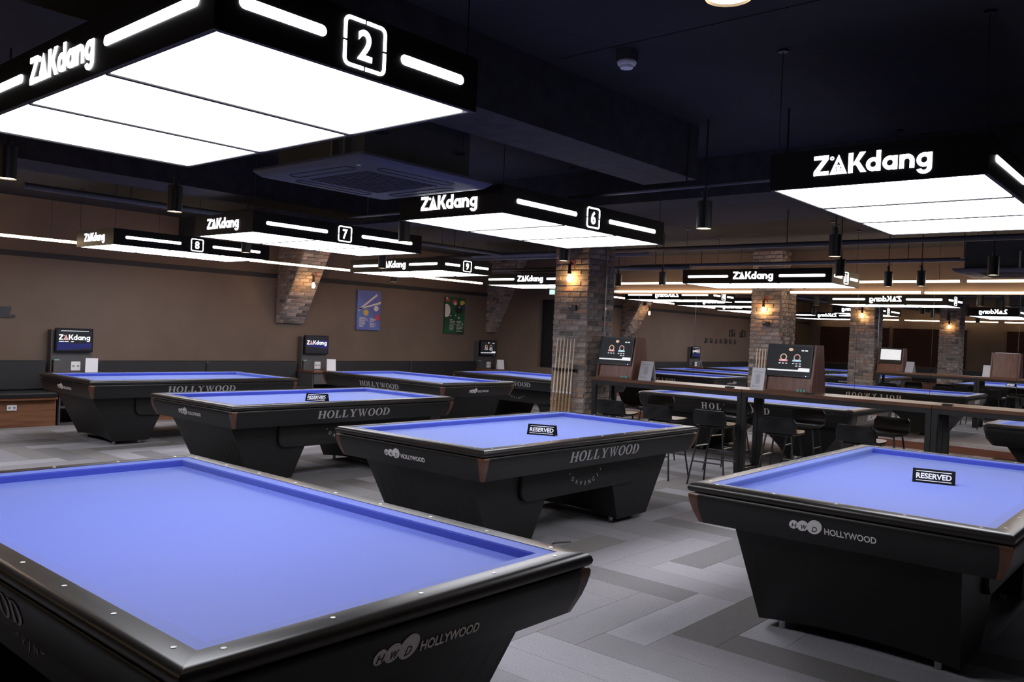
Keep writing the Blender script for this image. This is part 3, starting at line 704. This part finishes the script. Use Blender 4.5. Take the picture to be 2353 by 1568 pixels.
def tv_screen(t, w_, h, kind):   # local: x right, y normal -> builds in xz plane facing -y ; returns
    part('bezel', MB().box(-w_ / 2, w_ / 2, 0, .035, -h / 2, h / 2), mat('tv_black_gloss', (.006, .006, .007), .35, spec=.3), t)
    fm = frame((0, -.001, 0), (1, 0, 0), (0, 0, 1))
    a, b = w_ * .465, h * .44
    if kind == 'logo':
        sc = MB(); flat(sc, rc(-a, -b, a, b), .001); part('screen', sc, screen_m, t, mw=fm)
        bl = MB(); flat(bl, [(-a, -b), (a, -b * .75), (a, -b * .25), (0, -b * .35), (-a, -b * .15)], .001, .001); part('screen_wave', bl, screen_blue, t, mw=fm)
        put('screen_letter', zak_logo(w_ * .84, scr_white, scr_red, .001), t, frame((0, -.0025, h * .10), (1, 0, 0), (0, 0, 1)))
        sb = MB()
        for i, ln in enumerate((.18, .12, .09)): flat(sb, rc(-a * .9 + i * .16 * w_ + .0, -.075 * h, -a * .9 + i * .16 * w_ + ln * w_ * .8, -.045 * h), .001, .002)
        flat(sb, rc(-a * .8, b * .86, a * .8, b * .9), .001, .002); part('screen_caption', sb, scr_white, t, mw=fm)
    elif kind == 'logo_blue':
        sc = MB(); flat(sc, rc(-a, -b, a, b), .001); part('screen', sc, screen_m, t, mw=fm)
        bl = MB(); flat(bl, [(-a, -b * .2), (0, -b * .3), (a, -b * .5), (a, b * .5), (a * .4, b * .6), (-a, b * .1)], .001, .001); part('screen_wave', bl, screen_blue, t, mw=fm)
        put('screen_letter', zak_logo(w_ * .84, scr_white, scr_red, .001), t, frame((0, -.0025, h * .10), (1, 0, 0), (0, 0, 1)))
    elif kind == 'score':
        sc = MB(); flat(sc, rc(-a, -b, a, b), .001); part('screen', sc, screen_m, t, mw=fm)
        for cx, cm in ((-.13, scr_red), (.17, scr_cyan)):
            m = MB(); ring2d(m, ellipse(cx * w_, .10 * h, .075 * w_, .105 * h, 18), ellipse(cx * w_, .10 * h, .055 * w_, .078 * h, 18), .001, .001); part('score_wreath', m, scr_gold if cx < 0 else scr_orange, t, mw=fm)
            m = MB(); flat(m, [(cx * w_ - .1 * w_, -.01 * h), (cx * w_ - .085 * w_, .03 * h), (cx * w_ + .085 * w_, .03 * h), (cx * w_ + .1 * w_, -.01 * h), (cx * w_ + .085 * w_, -.03 * h), (cx * w_ - .085 * w_, -.03 * h)], .001, .002); part('score_ribbon', m, cm, t, mw=fm)
            m = MB(); flat(m, rc(cx * w_ - .03 * w_, -.012 * h, cx * w_ + .03 * w_, .016 * h), .001, .003)
            for i in range(3): flat(m, rc(cx * w_ + (i - 1) * .075 * w_ - .022 * w_, -.105 * h, cx * w_ + (i - 1) * .075 * w_ + .022 * w_, -.08 * h), .001, .001)
            if cx > 0:
                for i in (0, 1): flat(m, rc(cx * w_ + i * .075 * w_ - .022 * w_, -.175 * h, cx * w_ + i * .075 * w_ + .022 * w_, -.15 * h), .001, .001)
            part('score_digits', m, scr_white, t, mw=fm)
        m = MB(); flat(m, rc(-a, -.33 * h, a, -.285 * h), .001, .001); flat(m, [(.2 * w_, -.33 * h), (a, -.33 * h), (a, -.22 * h), (.23 * w_, -.22 * h)], .001, .002)
        for dx in (.28, .36): flat(m, rc(dx * w_ - .028 * w_, .30 * h, dx * w_ + .028 * w_, .34 * h), .001, .001)
        part('score_banner', m, scr_white, t, mw=fm)
        m = MB(); flat(m, ellipse(.02 * w_, .34 * h, .05 * w_, .05 * h, 14), .001, .001); part('score_crest', m, scr_gold, t, mw=fm)
        part('power_led', flat(MB(), ellipse(.40 * w_, -.465 * h, .006, .006, 8), .001), emit('led_blue', (.15, .15, 1), 4), t, mw=fm)
    elif kind == 'white':
        sc = MB(); flat(sc, rc(-a, -b * .6, a, b), .001); part('screen', sc, scr_white, t, mw=fm)
def tent_menu(label, x, y, z, rz, w_=.075, h=.21, d=.06, m=None, printed=True):
    t = thing('menu_stand', label, 'menu stand', (x, y, z), rz, 'white menu stands'); b = MB(); th = .004
    for sg in (-1, 1): b.loft([[(-w_, sg * d, 0), (w_, sg * d, 0), (w_, sg * .003, h), (-w_, sg * .003, h)][::-sg], [(-w_, sg * (d - th), 0), (w_, sg * (d - th), 0), (w_, 0, h - .004), (-w_, 0, h - .004)][::-sg]])
    part('card', b, m or paper_m, t)
    if not printed: return t
    f = MB(); flat(f, rc(-.055, .075, .055, .08), .0006); flat(f, rc(-.055, -.088, -.028, -.078), .0006); flat(f, rc(-.022, -.088, .03, -.083), .0006)
    for i in range(11): q = (.012, .03, .022, .035, .018, .03, .025, .034, .02, .028, .015)[i]; flat(f, rc(-q, .05 - i * .0105, q, .055 - i * .0105), .0006)
    part('print', f, print_m, t, mw=frame((0, -d / 2 - .0025, h / 2), (1, 0, 0), (0, d, h)))
    return t
def wall_desk(n, y, kind, lab):
    d = thing('screen_desk', 'grey wall desk with drawer %s' % lab, 'desk', (XW, y, 0), 0, 'wall desks with screens')
    w_ = .29
    part('back_panel', MB().box(.002, .09, -w_, w_, .74, 1.34), desk_m, d); part('side_fin', MB().box(.002, .13, -w_ - .012, -w_, .74, 1.34), desk_m, d)
    part('desk_top', MB().box(.002, .56, -w_ - .04, w_ + .06, .705, .735), counter_w, d)
    part('drawer', MB().box(.05, .52, -w_, w_, .50, .70), desk_m, d)
    cb = MB(); cb.box(.02, .50, -w_ - .02, -w_, 0, .705); cb.box(.02, .50, w_, w_ + .02, 0, .705); cb.box(.02, .50, -w_, w_, .0, .02); cb.box(.02, .03, -w_, w_, .02, .5)
    part('carcass', cb, desk_m, d); part('shelf', MB().box(.03, .48, -w_, w_, .24, .26), desk_m, d)
    part('cable_box', MB().box(.09, .16, -w_ + .02, .12, .735, .90), desk_m, d)
    part('chalk_cubes', MB().box(.10, .125, -w_ + .04, -w_ + .11, .90, .915), mat('chalk_green', (.2, .5, .42), .8), d)
    t = thing('wall_tv', 'black wall television %s' % {'logo': 'showing a red and white logo', 'logo_blue': 'showing a logo on a blue wave', 'score': 'showing a dark score page by the end wall'}[kind], 'television', (XW + .15, y + .01, 1.195), PI / 2)
    tv_screen(t, .52, .345, kind); part('wall_arm', MB().box(-.05, .05, .035, .06, -.1, .1), black_metal, t)
    outlet('white socket plate on the desk %s' % lab, XW + .161, y + .03, .82, .13, .13)
    tent_menu('white tent menu card on the desk %s' % lab, XW + .40, y + .16, .735, math.radians(62), .08, .21, printed=False)
    return d
wall_desk(1, 5.14, 'logo', 'under the red and white logo screen')
wall_desk(2, 9.40, 'logo_blue', 'under the screen with a blue wave')
wall_desk(3, 14.06, 'score', 'in the corner under the dark score screen')

# posters
def poster(kind, y0, y1, z0, z1, label):
    t = thing('poster', label, 'poster', (XW, (y0 + y1) / 2, (z0 + z1) / 2)); a, b = (y1 - y0) / 2, (z1 - z0) / 2
    if kind == 'blue':
        part('board', MB().box(.0, .04, -a, a, -b, b), mat('poster_blue', (.075, .065, .27), .5, col2=(.09, .15, .40), scale=1.2), t)
    else: part('board', MB().box(.0, .04, -a, a, -b, b), mat('poster_green', (.015, .10, .035), .5, col2=(.01, .045, .02), scale=2), t)
    fm = frame((.0405, 0, 0), (0, 1, 0), (0, 0, 1)); pr = lambda n, m, mm: part(n, m, mm, t, mw=fm)
    pw = mat('poster_white', (.62, .52, .48), .6); py = mat('poster_yellow', (.55, .36, .05), .6); prd = mat('poster_red', (.5, .05, .05), .6); pk = mat('poster_black', (.01, .01, .012), .6); pb2 = mat('poster_navy', (.02, .03, .2), .6)
    if kind == 'blue':
        m = MB(); flat(m, [(-a, -.02 * b), (-a * .82, -.04 * b), (a * .72, .77 * b), (a * .62, .85 * b)], .0006); flat(m, [(-a, -.02 * b), (-a * .8, .08 * b), (a, .47 * b), (a, .36 * b)], .0006); pr('printed_cues', m, pw)
        m = MB(); flat(m, ellipse(a * .62, .11 * b, .2 * a, .14 * b), .0006); pr('printed_ball', m, pw)
        m = MB(); flat(m, ellipse(-a * .25, -.12 * b, .22 * a, .15 * b), .0006); pr('printed_ball', m, py)
        m = MB(); flat(m, ellipse(a * .74, -.35 * b, .2 * a, .15 * b), .0006); pr('printed_ball', m, prd)
        m = MB()
        for i in range(9): flat(m, rc(-a * .8, -.40 * b - i * .055 * b, -a * (.8 - (.5, .7, .75, .45, .52, .5, .52, .3, .4)[i]), -.375 * b - i * .055 * b), .0006)
        for i in range(9): flat(m, rc(a * .1, -.40 * b - i * .055 * b, a * (.1 + (.25, .5, .5, .35, .1, .6, .35, .55, .4)[i]), -.375 * b - i * .055 * b), .0006)
        pr('printed_text', m, pw)
    else:
        for cx, cy, rx, mm in ((-.78, .85, .18, prd), (-.05, .72, .24, prd), (.72, .70, .24, py), (.85, .52, .2, pb2), (.38, .35, .38, pk), (-.85, .25, .38, pw)):
            m = MB(); flat(m, [(max(-a, min(a, p)), max(-b, min(b, q))) for p, q in ellipse(cx * a, cy * b, rx * a, rx * .62 * b if mm is not pw else .36 * b)], .0006 + .0002 * (mm is pk)); pr('printed_ball', m, mm)
        m = MB()
        for cx, cy, r in ((-.85, .93, .08), (.0, .66, .11), (.42, .47, .06), (-.45, -.02, .05), (.05, 0, .04), (.4, -.12, .07), (.8, -.45, .06)): flat(m, ellipse(cx * a, cy * b, r * a, r * b * .7), .0012)
        for i in range(8):
            flat(m, rc(-a * .5, -.25 * b - i * .08 * b, -a * (.5 - (.3, .55, .5, .6, .4, .45, .4, .38)[i]), -.225 * b - i * .08 * b), .0012); flat(m, rc(a * .2, -.32 * b - i * .08 * b, a * (.2 + (.45, .5, .35, .6, .65, .6, .4, .6)[i]), -.295 * b - i * .08 * b), .0012)
        pr('printed_text', m, pw)
    return t
poster('blue', 10.40, 10.98, 1.50, 2.275, 'blue billiard poster with crossed cues and three balls')
poster('green', 12.77, 13.38, 1.49, 2.28, 'green billiard poster with coloured balls and small text')

# dark cut-out lettering on the tan wall (only its right end is in view, the rest shows reversed in the mirror)
wlm = thing('wall_lettering', 'dark raised lettering on the tan wall left of the first screen', 'lettering', (XW, 3.0, 1.7))
def glyph(y, z, s, k):
    m = MB(); t = s * .17
    if k == 0: m.box(.0, .02, y, y + s, z, z + t); m.box(0, .02, y, y + t, z, z + s); m.box(0, .02, y + s - t, y + s, z, z + s); m.box(0, .02, y, y + s, z + s - t, z + s)
    elif k == 1: m.box(0, .02, y, y + s, z + s * .42, z + s * .6); m.box(0, .02, y + s * .4, y + s * .58, z, z + s); m.box(0, .02, y, y + s, z, z + t)
    elif k == 2: m.box(0, .02, y, y + s, z + s - t, z + s); m.box(0, .02, y + s - t, y + s, z, z + s); m.box(0, .02, y, y + s * .7, z + s * .25, z + s * .42); m.box(0, .02, y + .1 * s, y + .1 * s + t, z, z + s * .6)
    elif k == 4: m.box(0, .02, y, y + s, z, z + s * .3); m.box(0, .02, y + .1 * s, y + s * .9, z + .3 * s, z + s * .62); m.box(0, .02, y, y + s, z + s * .62, z + s)
    else: m.box(0, .02, y, y + s * .25, z, z + s * .25)
    part('letter', m, letter_m, wlm)
for i in range(4): glyph(-1.5 + .21 * i + (.35 if i > 1 else 0), .03, .24 - .03 * (i % 2), (0, 1, 2, 0)[i])
for i in range(7): glyph(-.825 + .335 * i, -.212, .155, (1, 2, 0, 2, 1, 2, 4)[i])
glyph(1.362, -.205, .14, 3)

# ------------------------------------------------------------------ bar counters
def counter(label, x0, x1):
    y0, y1, zt = 8.74, 9.22, 1.06
    t = thing('bar_counter', label, 'counter', ((x0 + x1) / 2, (y0 + y1) / 2, 0), 0, 'walnut bar counters in a row'); L = (x1 - x0) / 2 - .003; D = (y1 - y0) / 2
    part('counter_top', MB().box(-L, L, -D - .01, D + .01, zt - .035, zt), counter_w, t)
    fm = MB(); fm.box(-L, L, -D, -D + .04, zt - .085, zt - .035); fm.box(-L, L, D - .04, D, zt - .085, zt - .035); fm.box(-L, -L + .05, -D + .04, D - .04, zt - .085, zt - .035); fm.box(L - .05, L, -D + .04, D - .04, zt - .085, zt - .035)
    part('top_frame', fm, black_metal, t)
    for sx in (-1, 1):
        for sy in (-1, 1):
            a = sx * (L - .025); b = sy * (D - .025); part('leg', MB().box(a - .025, a + .025, b - .025, b + .025, 0, zt - .085), black_metal, t)
        part('foot_bar', MB().box(sx * (L - .04) - .015, sx * (L - .04) + .015, -D + .05, D - .05, .16, .19), black_metal, t)
    return t
counter('walnut bar counter between the brick pillar and the second screen cabinet', -6.21, -4.19)
counter('walnut bar counter carrying the second screen cabinet', -4.19, -2.245)
counter('walnut bar counter without a cabinet, end of the row', -2.245, -.3)
def kiosk(label, xc, back, lab2, lab3):
    t = thing('screen_cabinet', label, 'cabinet', (xc, 8.99, 1.06)); W_ = .265
    P = [(-.19, 0), (.19, 0), (.18, .10), (.10, .52), (-.10, .52), (-.18, .10)]
    for sx in (-1, 1): part('side_panel', MB().loft([[(sx * W_ - (.022 if sx > 0 else 0), a, b) for a, b in P], [(sx * W_ + (.022 if sx < 0 else 0), a, b) for a, b in P]]), kiosk_w, t)
    q = W_ - .022
    part('front_panel', MB().loft([[(-q, -.165, .02), (q, -.165, .02), (q, -.085, .51), (-q, -.085, .51)], [(-q, -.145, .02), (q, -.145, .02), (q, -.065, .51), (-q, -.065, .51)]]), kiosk_w, t)
    part('rear_panel', MB().loft([[(-q, .165, .02), (q, .165, .02), (q, .085, .51), (-q, .085, .51)][::-1], [(-q, .145, .02), (q, .145, .02), (q, .065, .51), (-q, .065, .51)][::-1]]), kiosk_w, t)
    part('bottom_shelf', MB().box(-q, q, -.19, .19, 0, .02), counter_w, t)
    part('chalk_cubes', MB().box(.10, .125, -.185, -.165, .02, .04).box(.135, .16, -.185, -.165, .02, .04).box(.17, .195, -.185, -.165, .02, .04), mat('chalk_green', (.2, .5, .42), .8), t)
    m = thing('score_monitor', lab2, 'monitor', (xc - .01, 8.842, 1.06 + .345)); m.rotation_euler = (-.16, 0, 0)
    tv_screen(m, .50, .35, 'score')
    if back:
        m = thing('score_monitor', lab3, 'monitor', (xc, 9.138, 1.06 + .345), PI); m.rotation_euler = (-.16, 0, PI); tv_screen(m, .46, .33, 'white')
    return t
kiosk('walnut screen cabinet on the counter beside the brick pillar', -5.935, True, 'dark score monitor in the cabinet beside the brick pillar', 'monitor with white screen on the mirror side of the pillar cabinet')
kiosk('walnut screen cabinet on the second counter', -3.70, False, 'dark score monitor in the cabinet on the second counter', '')
acm = mat('acrylic_card', (.60, .59, .63), .25)
tent_menu('acrylic menu stand right of the cabinet beside the pillar', -5.56, 8.98, 1.06, math.radians(8), .085, .235, .085, acm)
tent_menu('acrylic menu stand left of the second screen cabinet', -4.07, 8.90, 1.06, math.radians(4), .075, .245, .06, acm)
for x, l in ((-4.36, 'small black chalk holder on the first counter'), (-3.46, 'small black chalk holder right of the second cabinet'), (-2.12, 'small black chalk holder on the last counter')):
    t = thing('chalk_holder', l, 'chalk holder', (x, 8.79, 1.06)); part('tray', MB().box(-.045, .045, -.03, .03, 0, .008), black_metal, t); [part('rim', MB().box(-.045, .045, a, a + .006, .008, .016), black_metal, t) for a in (-.03, .024)]

# bar stools
def stool_shell():
    b = MB(); prof = [(.19, .655), (.21, .662), (.19, .675), (.0, .668), (-.13, .668), (-.175, .69), (-.195, .74), (-.205, .86)]
    loops = []
    path = [(.20, .662), (.10, .655), (0, .652), (-.10, .655), (-.155, .668), (-.185, .698), (-.197, .735), (-.205, .785), (-.210, .828)]
    for i, (y, z) in enumerate(path):
        a = path[max(i - 1, 0)]; c = path[min(i + 1, len(path) - 1)]; d = Vector((c[0] - a[0], c[1] - a[1])).normalized(); n = Vector((-d.y, d.x)) * -1
        w_ = .19 * (.86 if i in (0, len(path) - 1) else 1.0); th = .016
        L = []
        for x, s in ((-w_, -.6), (-w_ * .92, -1), (w_ * .92, -1), (w_, -.6), (w_, .6), (w_ * .92, 1), (-w_ * .92, 1), (-w_, .6)):
            cu = .03 * (x / .19) ** 2 * (1 if i > 4 else .35)
            L.append((x, y + n.x * th * s + (cu if i > 4 else 0), z + n.y * th * s + (cu if i <= 4 else 0)))
        loops.append(L)
    return b.loft(loops)
st = thing('bar_stool', '', 'bar stool')
part('seat_shell', stool_shell(), leather, st, True)
legs = {}
for sx in (-1, 1):
    for sy in (-1, 1): part('leg', MB().cyl((sx * .215, sy * .205, 0), (sx * .13, sy * .12, .65), .0095, n=8), black_metal, st)
def lp(sx, sy, z): f = z / .65; return (sx * (.215 - .085 * f), sy * (.205 - .085 * f), z)
for a, b, z, m_ in (((-1, 1), (1, 1), .26, black_metal), ((-1, -1), (1, -1), .26, black_metal), ((-1, -1), (-1, 1), .42, chrome), ((1, -1), (1, 1), .42, chrome)):
    part('foot_rail', MB().cyl(lp(*a, z), lp(*b, z), .0085, n=8), m_, st)
part('seat_frame', MB().tube([(-.13, -.12, .645), (.13, -.12, .645), (.13, .12, .645), (-.13, .12, .645), (-.13, -.12, .645)], .009), black_metal, st)
stools = [(-5.66, 8.52, .05, 'black leather bar stool before the pillar-side cabinet'), (-5.0, 8.50, -.06, 'black leather bar stool at the first counter, second from the pillar'), (-4.36, 8.50, .04, 'black leather bar stool by the joint of first and second counters'),
          (-3.60, 8.50, .08, 'black leather bar stool in front of the second screen cabinet'), (-2.79, 8.48, -.05, 'black leather bar stool near the end of the second counter'),
          (-5.78, 9.55, PI + .05, 'black bar stool facing the pillar-side cabinet from the mirror side'), (-4.72, 9.55, PI - .08, 'black bar stool on the mirror side of the first counter'), (-3.80, 9.55, PI + .1, 'black bar stool behind the second screen cabinet'), (-2.90, 9.55, PI - .06, 'black bar stool on the mirror side of the second counter end')]
for i, (x, y, rz, l) in enumerate(stools):
    o = st if i == 0 else dup(st)
    o.location = (x, y, 0); o.rotation_euler = (0, 0, rz); tag(o, l, 'bar stool', 'black bar stools at the counter')

# ------------------------------------------------------------------ ceiling equipment
def downlight(x, y, z, label):
    t = thing('cylinder_downlight', label, 'downlight', (x, y, z), 0, 'black cylinder downlights')
    part('can', MB().loft([[(.055 * math.cos(a), .055 * math.sin(a), h) for a in [2 * PI * i / 20 for i in range(20)]] for h in (0, .20)], False).loft([[(r * math.cos(a), r * math.sin(a), .20) for a in [2 * PI * i / 20 for i in range(20)]] for r in (.055, .001)], False), mat('can_satin_black', (.014, .013, .013), .35), t, True)
    part('lens', MB().cyl((0, 0, .006), (0, 0, .012), .052, n=20), spot_m, t)
    part('stem', MB().cyl((0, 0, .20), (0, 0, .27), .016, n=8).cyl((0, 0, .27), (0, 0, ZC - z), .006, n=6), black_metal, t)
    cw = MB(); pts = [(.03 * math.cos(k * 1.1), .03 * math.sin(k * 1.1), .22 + .012 * k) for k in range(8)]; cw.tube(pts, .003, 5); part('cable', cw, black_metal, t)
    l = bpy.data.lights.new('spot', 'SPOT'); l.energy = SPOT_WATT; l.color = (1, .66, .38); l.spot_size = math.radians(70); l.spot_blend = .6; l.shadow_soft_size = .04
    o = bpy.data.objects.new('spot_beam', l); COL.objects.link(o); o.parent = t; o.location = (0, 0, -.01)
dl = [(-6.257, 3.197, 'above the gap left of lamp six'), (-5.811, 1.883, 'near the left beam end'), (-6.092, 5.396, 'between lamps six and seven'), (-9.203, 7.766, 'in front of lamp nine'), (-9.094, 5.556, 'between lamps seven and eight'), (-3.03, 5.58, 'between lamps five and six'),
      (-2.879, 7.777, 'between lamp five and the counter'), (-3.64, 10.03, 'at the right end of lamp eleven'), (-3.643, 11.8, 'right of lamp eleven towards the mirror'), (-3.214, 11.736, 'beside the far ceiling cassette'), (-2.057, 10.101, 'in front of the far ceiling cassette'), (-5.78, 7.484, 'in front of the counter pillar'),
      (-7.754, 11.513, 'right behind the counter pillar'), (-6.8, 11.3, 'at the left end of lamp eleven'), (-11.7, 10.16, 'by the blue poster'), (-.958, 1.835, 'right of lamp two close to the ceiling detector')]
for x, y, l in dl: downlight(x, y, 2.4, 'black cylinder downlight ' + l)
def cassette(label, x, y, z, a):
    t = thing('ceiling_cassette', label, 'air conditioner', (x, y, z), 0, 'ceiling air conditioner cassettes')
    part('panel', MB().loft([[(p, q, 0) for p, q in rrect(-a * .94, a * .94, -a * .94, a * .94, .05)], [(p, q, .03) for p, q in rrect(-a, a, -a, a, .04)], [(p, q, .045) for p, q in rrect(-a, a, -a, a, .04)]]), ac_m, t, True)
    part('casing', MB().box(-a * .78, a * .78, -a * .78, a * .78, .045, .40), acbox_m, t)
    gr = MB(); gr.box(-a * .52, a * .52, -a * .52, a * .52, -.004, .0)
    for i in range(18): y0 = -a * .5 + i * a / 18; gr.box(-a * .5, a * .5, y0, y0 + .012, -.008, -.004)
    part('intake_grille', gr, ac_dark, t)
    for k in range(4):
        m = MB(); O = rrect(-a * .55, a * .55, -a * .085, a * .085, a * .08); I = rrect(-a * .53, a * .53, -a * .07, a * .07, a * .065); ring2d(m, O, I, .003)
        part('air_vane', m, blackm, t, mw=Matrix.Rotation(k * PI / 2, 4, 'Z') @ Matrix.Translation((0, -a * .74, -.003)))
    part('sensor', MB().cyl((a * .72, -a * .80, -.004), (a * .72, -a * .80, 0), .012, n=10), white_p, t)
    for sx in (-1, 1):
        for sy in (-1, 1): part('hanger_rod', MB().cyl((sx * a * .84, sy * a * .6, .2), (sx * a * .84, sy * a * .6, ZC - z), .006, n=6).box(sx * a * .84 - .04, sx * a * .84 + .04, sy * a * .6 - .02, sy * a * .6 + .02, .2, .21), wire_m, t)
    part('service_bracket', MB().box(a * .30, a * .34, -a * .86, -a * .78, .05, .26).box(a * .52, a * .55, -a * .86, -a * .78, .05, .2), foot_m, t)
cassette('dark four way air conditioner cassette in front of lamp six', -4.47, 3.67, 2.55, .575)
cassette('dark four way air conditioner cassette near the mirrors', -2.35, 12.55, 2.60, .575)
det = thing('smoke_detector', 'white round smoke detector on the black ceiling', 'smoke detector', (-2.70, 4.0, ZC))
part('mounting_box', MB().box(-.045, .045, -.045, .045, -.06, 0), acbox_m, det); part('dome', MB().lathe([(.052, -.06), (.055, -.07), (.05, -.082), (.04, -.085), (.036, -.10), (.01, -.105)], n=20), white_p, det, True)
ft = thing('smoke_detector', 'white sensor disc high above lamp two near the beam', 'smoke detector', (-1.95, 2.02, ZC)); part('disc', MB().lathe([(.09, -.03), (.09, 0)], n=20), ac_m, ft)
def pipe(label, a, b, r, m=wire_m, cat='pipe', name='ceiling_pipe'):
    a = Vector(a); b = Vector(b); c = (a + b) / 2; t = thing(name, label, cat, tuple(c), math.atan2((b - a).y, (b - a).x)); L = (b - a).length / 2
    part('run', MB().cyl((-L, 0, 0), (L, 0, 0), r, n=10), m, t, True)
    for f in (-.7, 0, .7): part('hanger', MB().cyl((L * f, 0, r * .9), (L * f, 0, ZC - c.z), .006, n=6), wire_m, t)
pm_ = mat('painted_pipe', (.06, .06, .075), .45)
pipe('thin black pipe spanning between lamps five and six', (-4.3, 5.6, 2.72), (-2.1, 5.6, 2.72), .014, pm_)
pipe('thin black pipe spanning between lamps six and seven', (-7.2, 5.6, 2.72), (-5.2, 5.6, 2.72), .014, pm_)
pipe('black duct pipe over lamp ten', (-11.6, 11.1, 2.9), (-7.0, 11.25, 2.9), .055, pm_)
pipe('second black duct pipe behind lamp ten', (-11.4, 12.4, 2.78), (-7.0, 12.5, 2.78), .04, pm_)
pipe('long black cable tray pipe in front of the mirrors', (-9.5, 9.9, 2.78), (1.0, 9.9, 2.78), .03, pm_)
pipe('black pipe along the ceiling over lamp eleven', (-8.5, 13.0, 2.86), (1.0, 13.0, 2.86), .03, pm_)
pipe('black pipe running over lamps seven and eight towards the posters', (-8.8, 3.0, 2.78), (-8.8, 9.8, 2.78), .03, pm_)
ex = thing('exit_sign', 'small lit green exit sign high beside the pillar', 'exit sign', (-11.3, YM - .002, 2.42)); part('case', MB().box(-.15, .15, -.03, 0, 0, .12), white_p, ex); part('lit_face', MB().box(-.14, .14, -.032, -.03, .01, .11), emit('exit_green', (.55, 1, .75), 1.2), ex)

# ------------------------------------------------------------------ brown slatted blinds on the front wall (seen in the mirror)
for i, x0 in enumerate((-12.6, -9.9, -6.2, -3.4)):
    b = thing('slatted_blind', 'brown slatted window blind, number %s of the row from the tan wall' % ('one', 'two', 'three', 'four')[i], 'blind', (x0, YB, 0), 0, 'brown slatted blinds'); W_ = 2.6 if i != 1 else 2.5
    part('headrail', MB().box(0, W_, .002, .06, 2.30, 2.38), tan_m, b); sl = MB()
    for k in range(44): sl.add([(.02, .02, .95 + k * .0305), (W_ - .02, .02, .95 + k * .0305), (W_ - .02, .035, .975 + k * .0305), (.02, .035, .975 + k * .0305), (.02, .016, .95 + k * .0305), (W_ - .02, .016, .95 + k * .0305), (W_ - .02, .031, .977 + k * .0305), (.02, .031, .977 + k * .0305)], [(0, 1, 2, 3), (7, 6, 5, 4), (0, 4, 5, 1), (3, 2, 6, 7), (0, 3, 7, 4), (1, 5, 6, 2)])
    sl.box(.02, W_ - .02, .004, .012, .93, 2.3)
    tag(part('slats', sl, blind_m, b), kind='stuff'); part('bottom_rail', MB().box(.01, W_ - .01, .01, .04, .92, .95), blind_m, b)

# cable on the floor beneath table six
cb = thing('floor_cable', 'thin black cable with metal bracket on the carpet under table six', 'cable', (-3.95, 4.9, 0))
pts = [(.0, -.25, .012), (.06, -.15, .008), (.02, -.05, .008), (.1, .05, .008), (.06, .18, .008), (.12, .3, .008)]
part('cord', MB().tube(pts, .006, 6), black_metal, cb); part('plug', MB().box(-.03, .03, -.3, -.24, 0, .03), black_metal, cb)
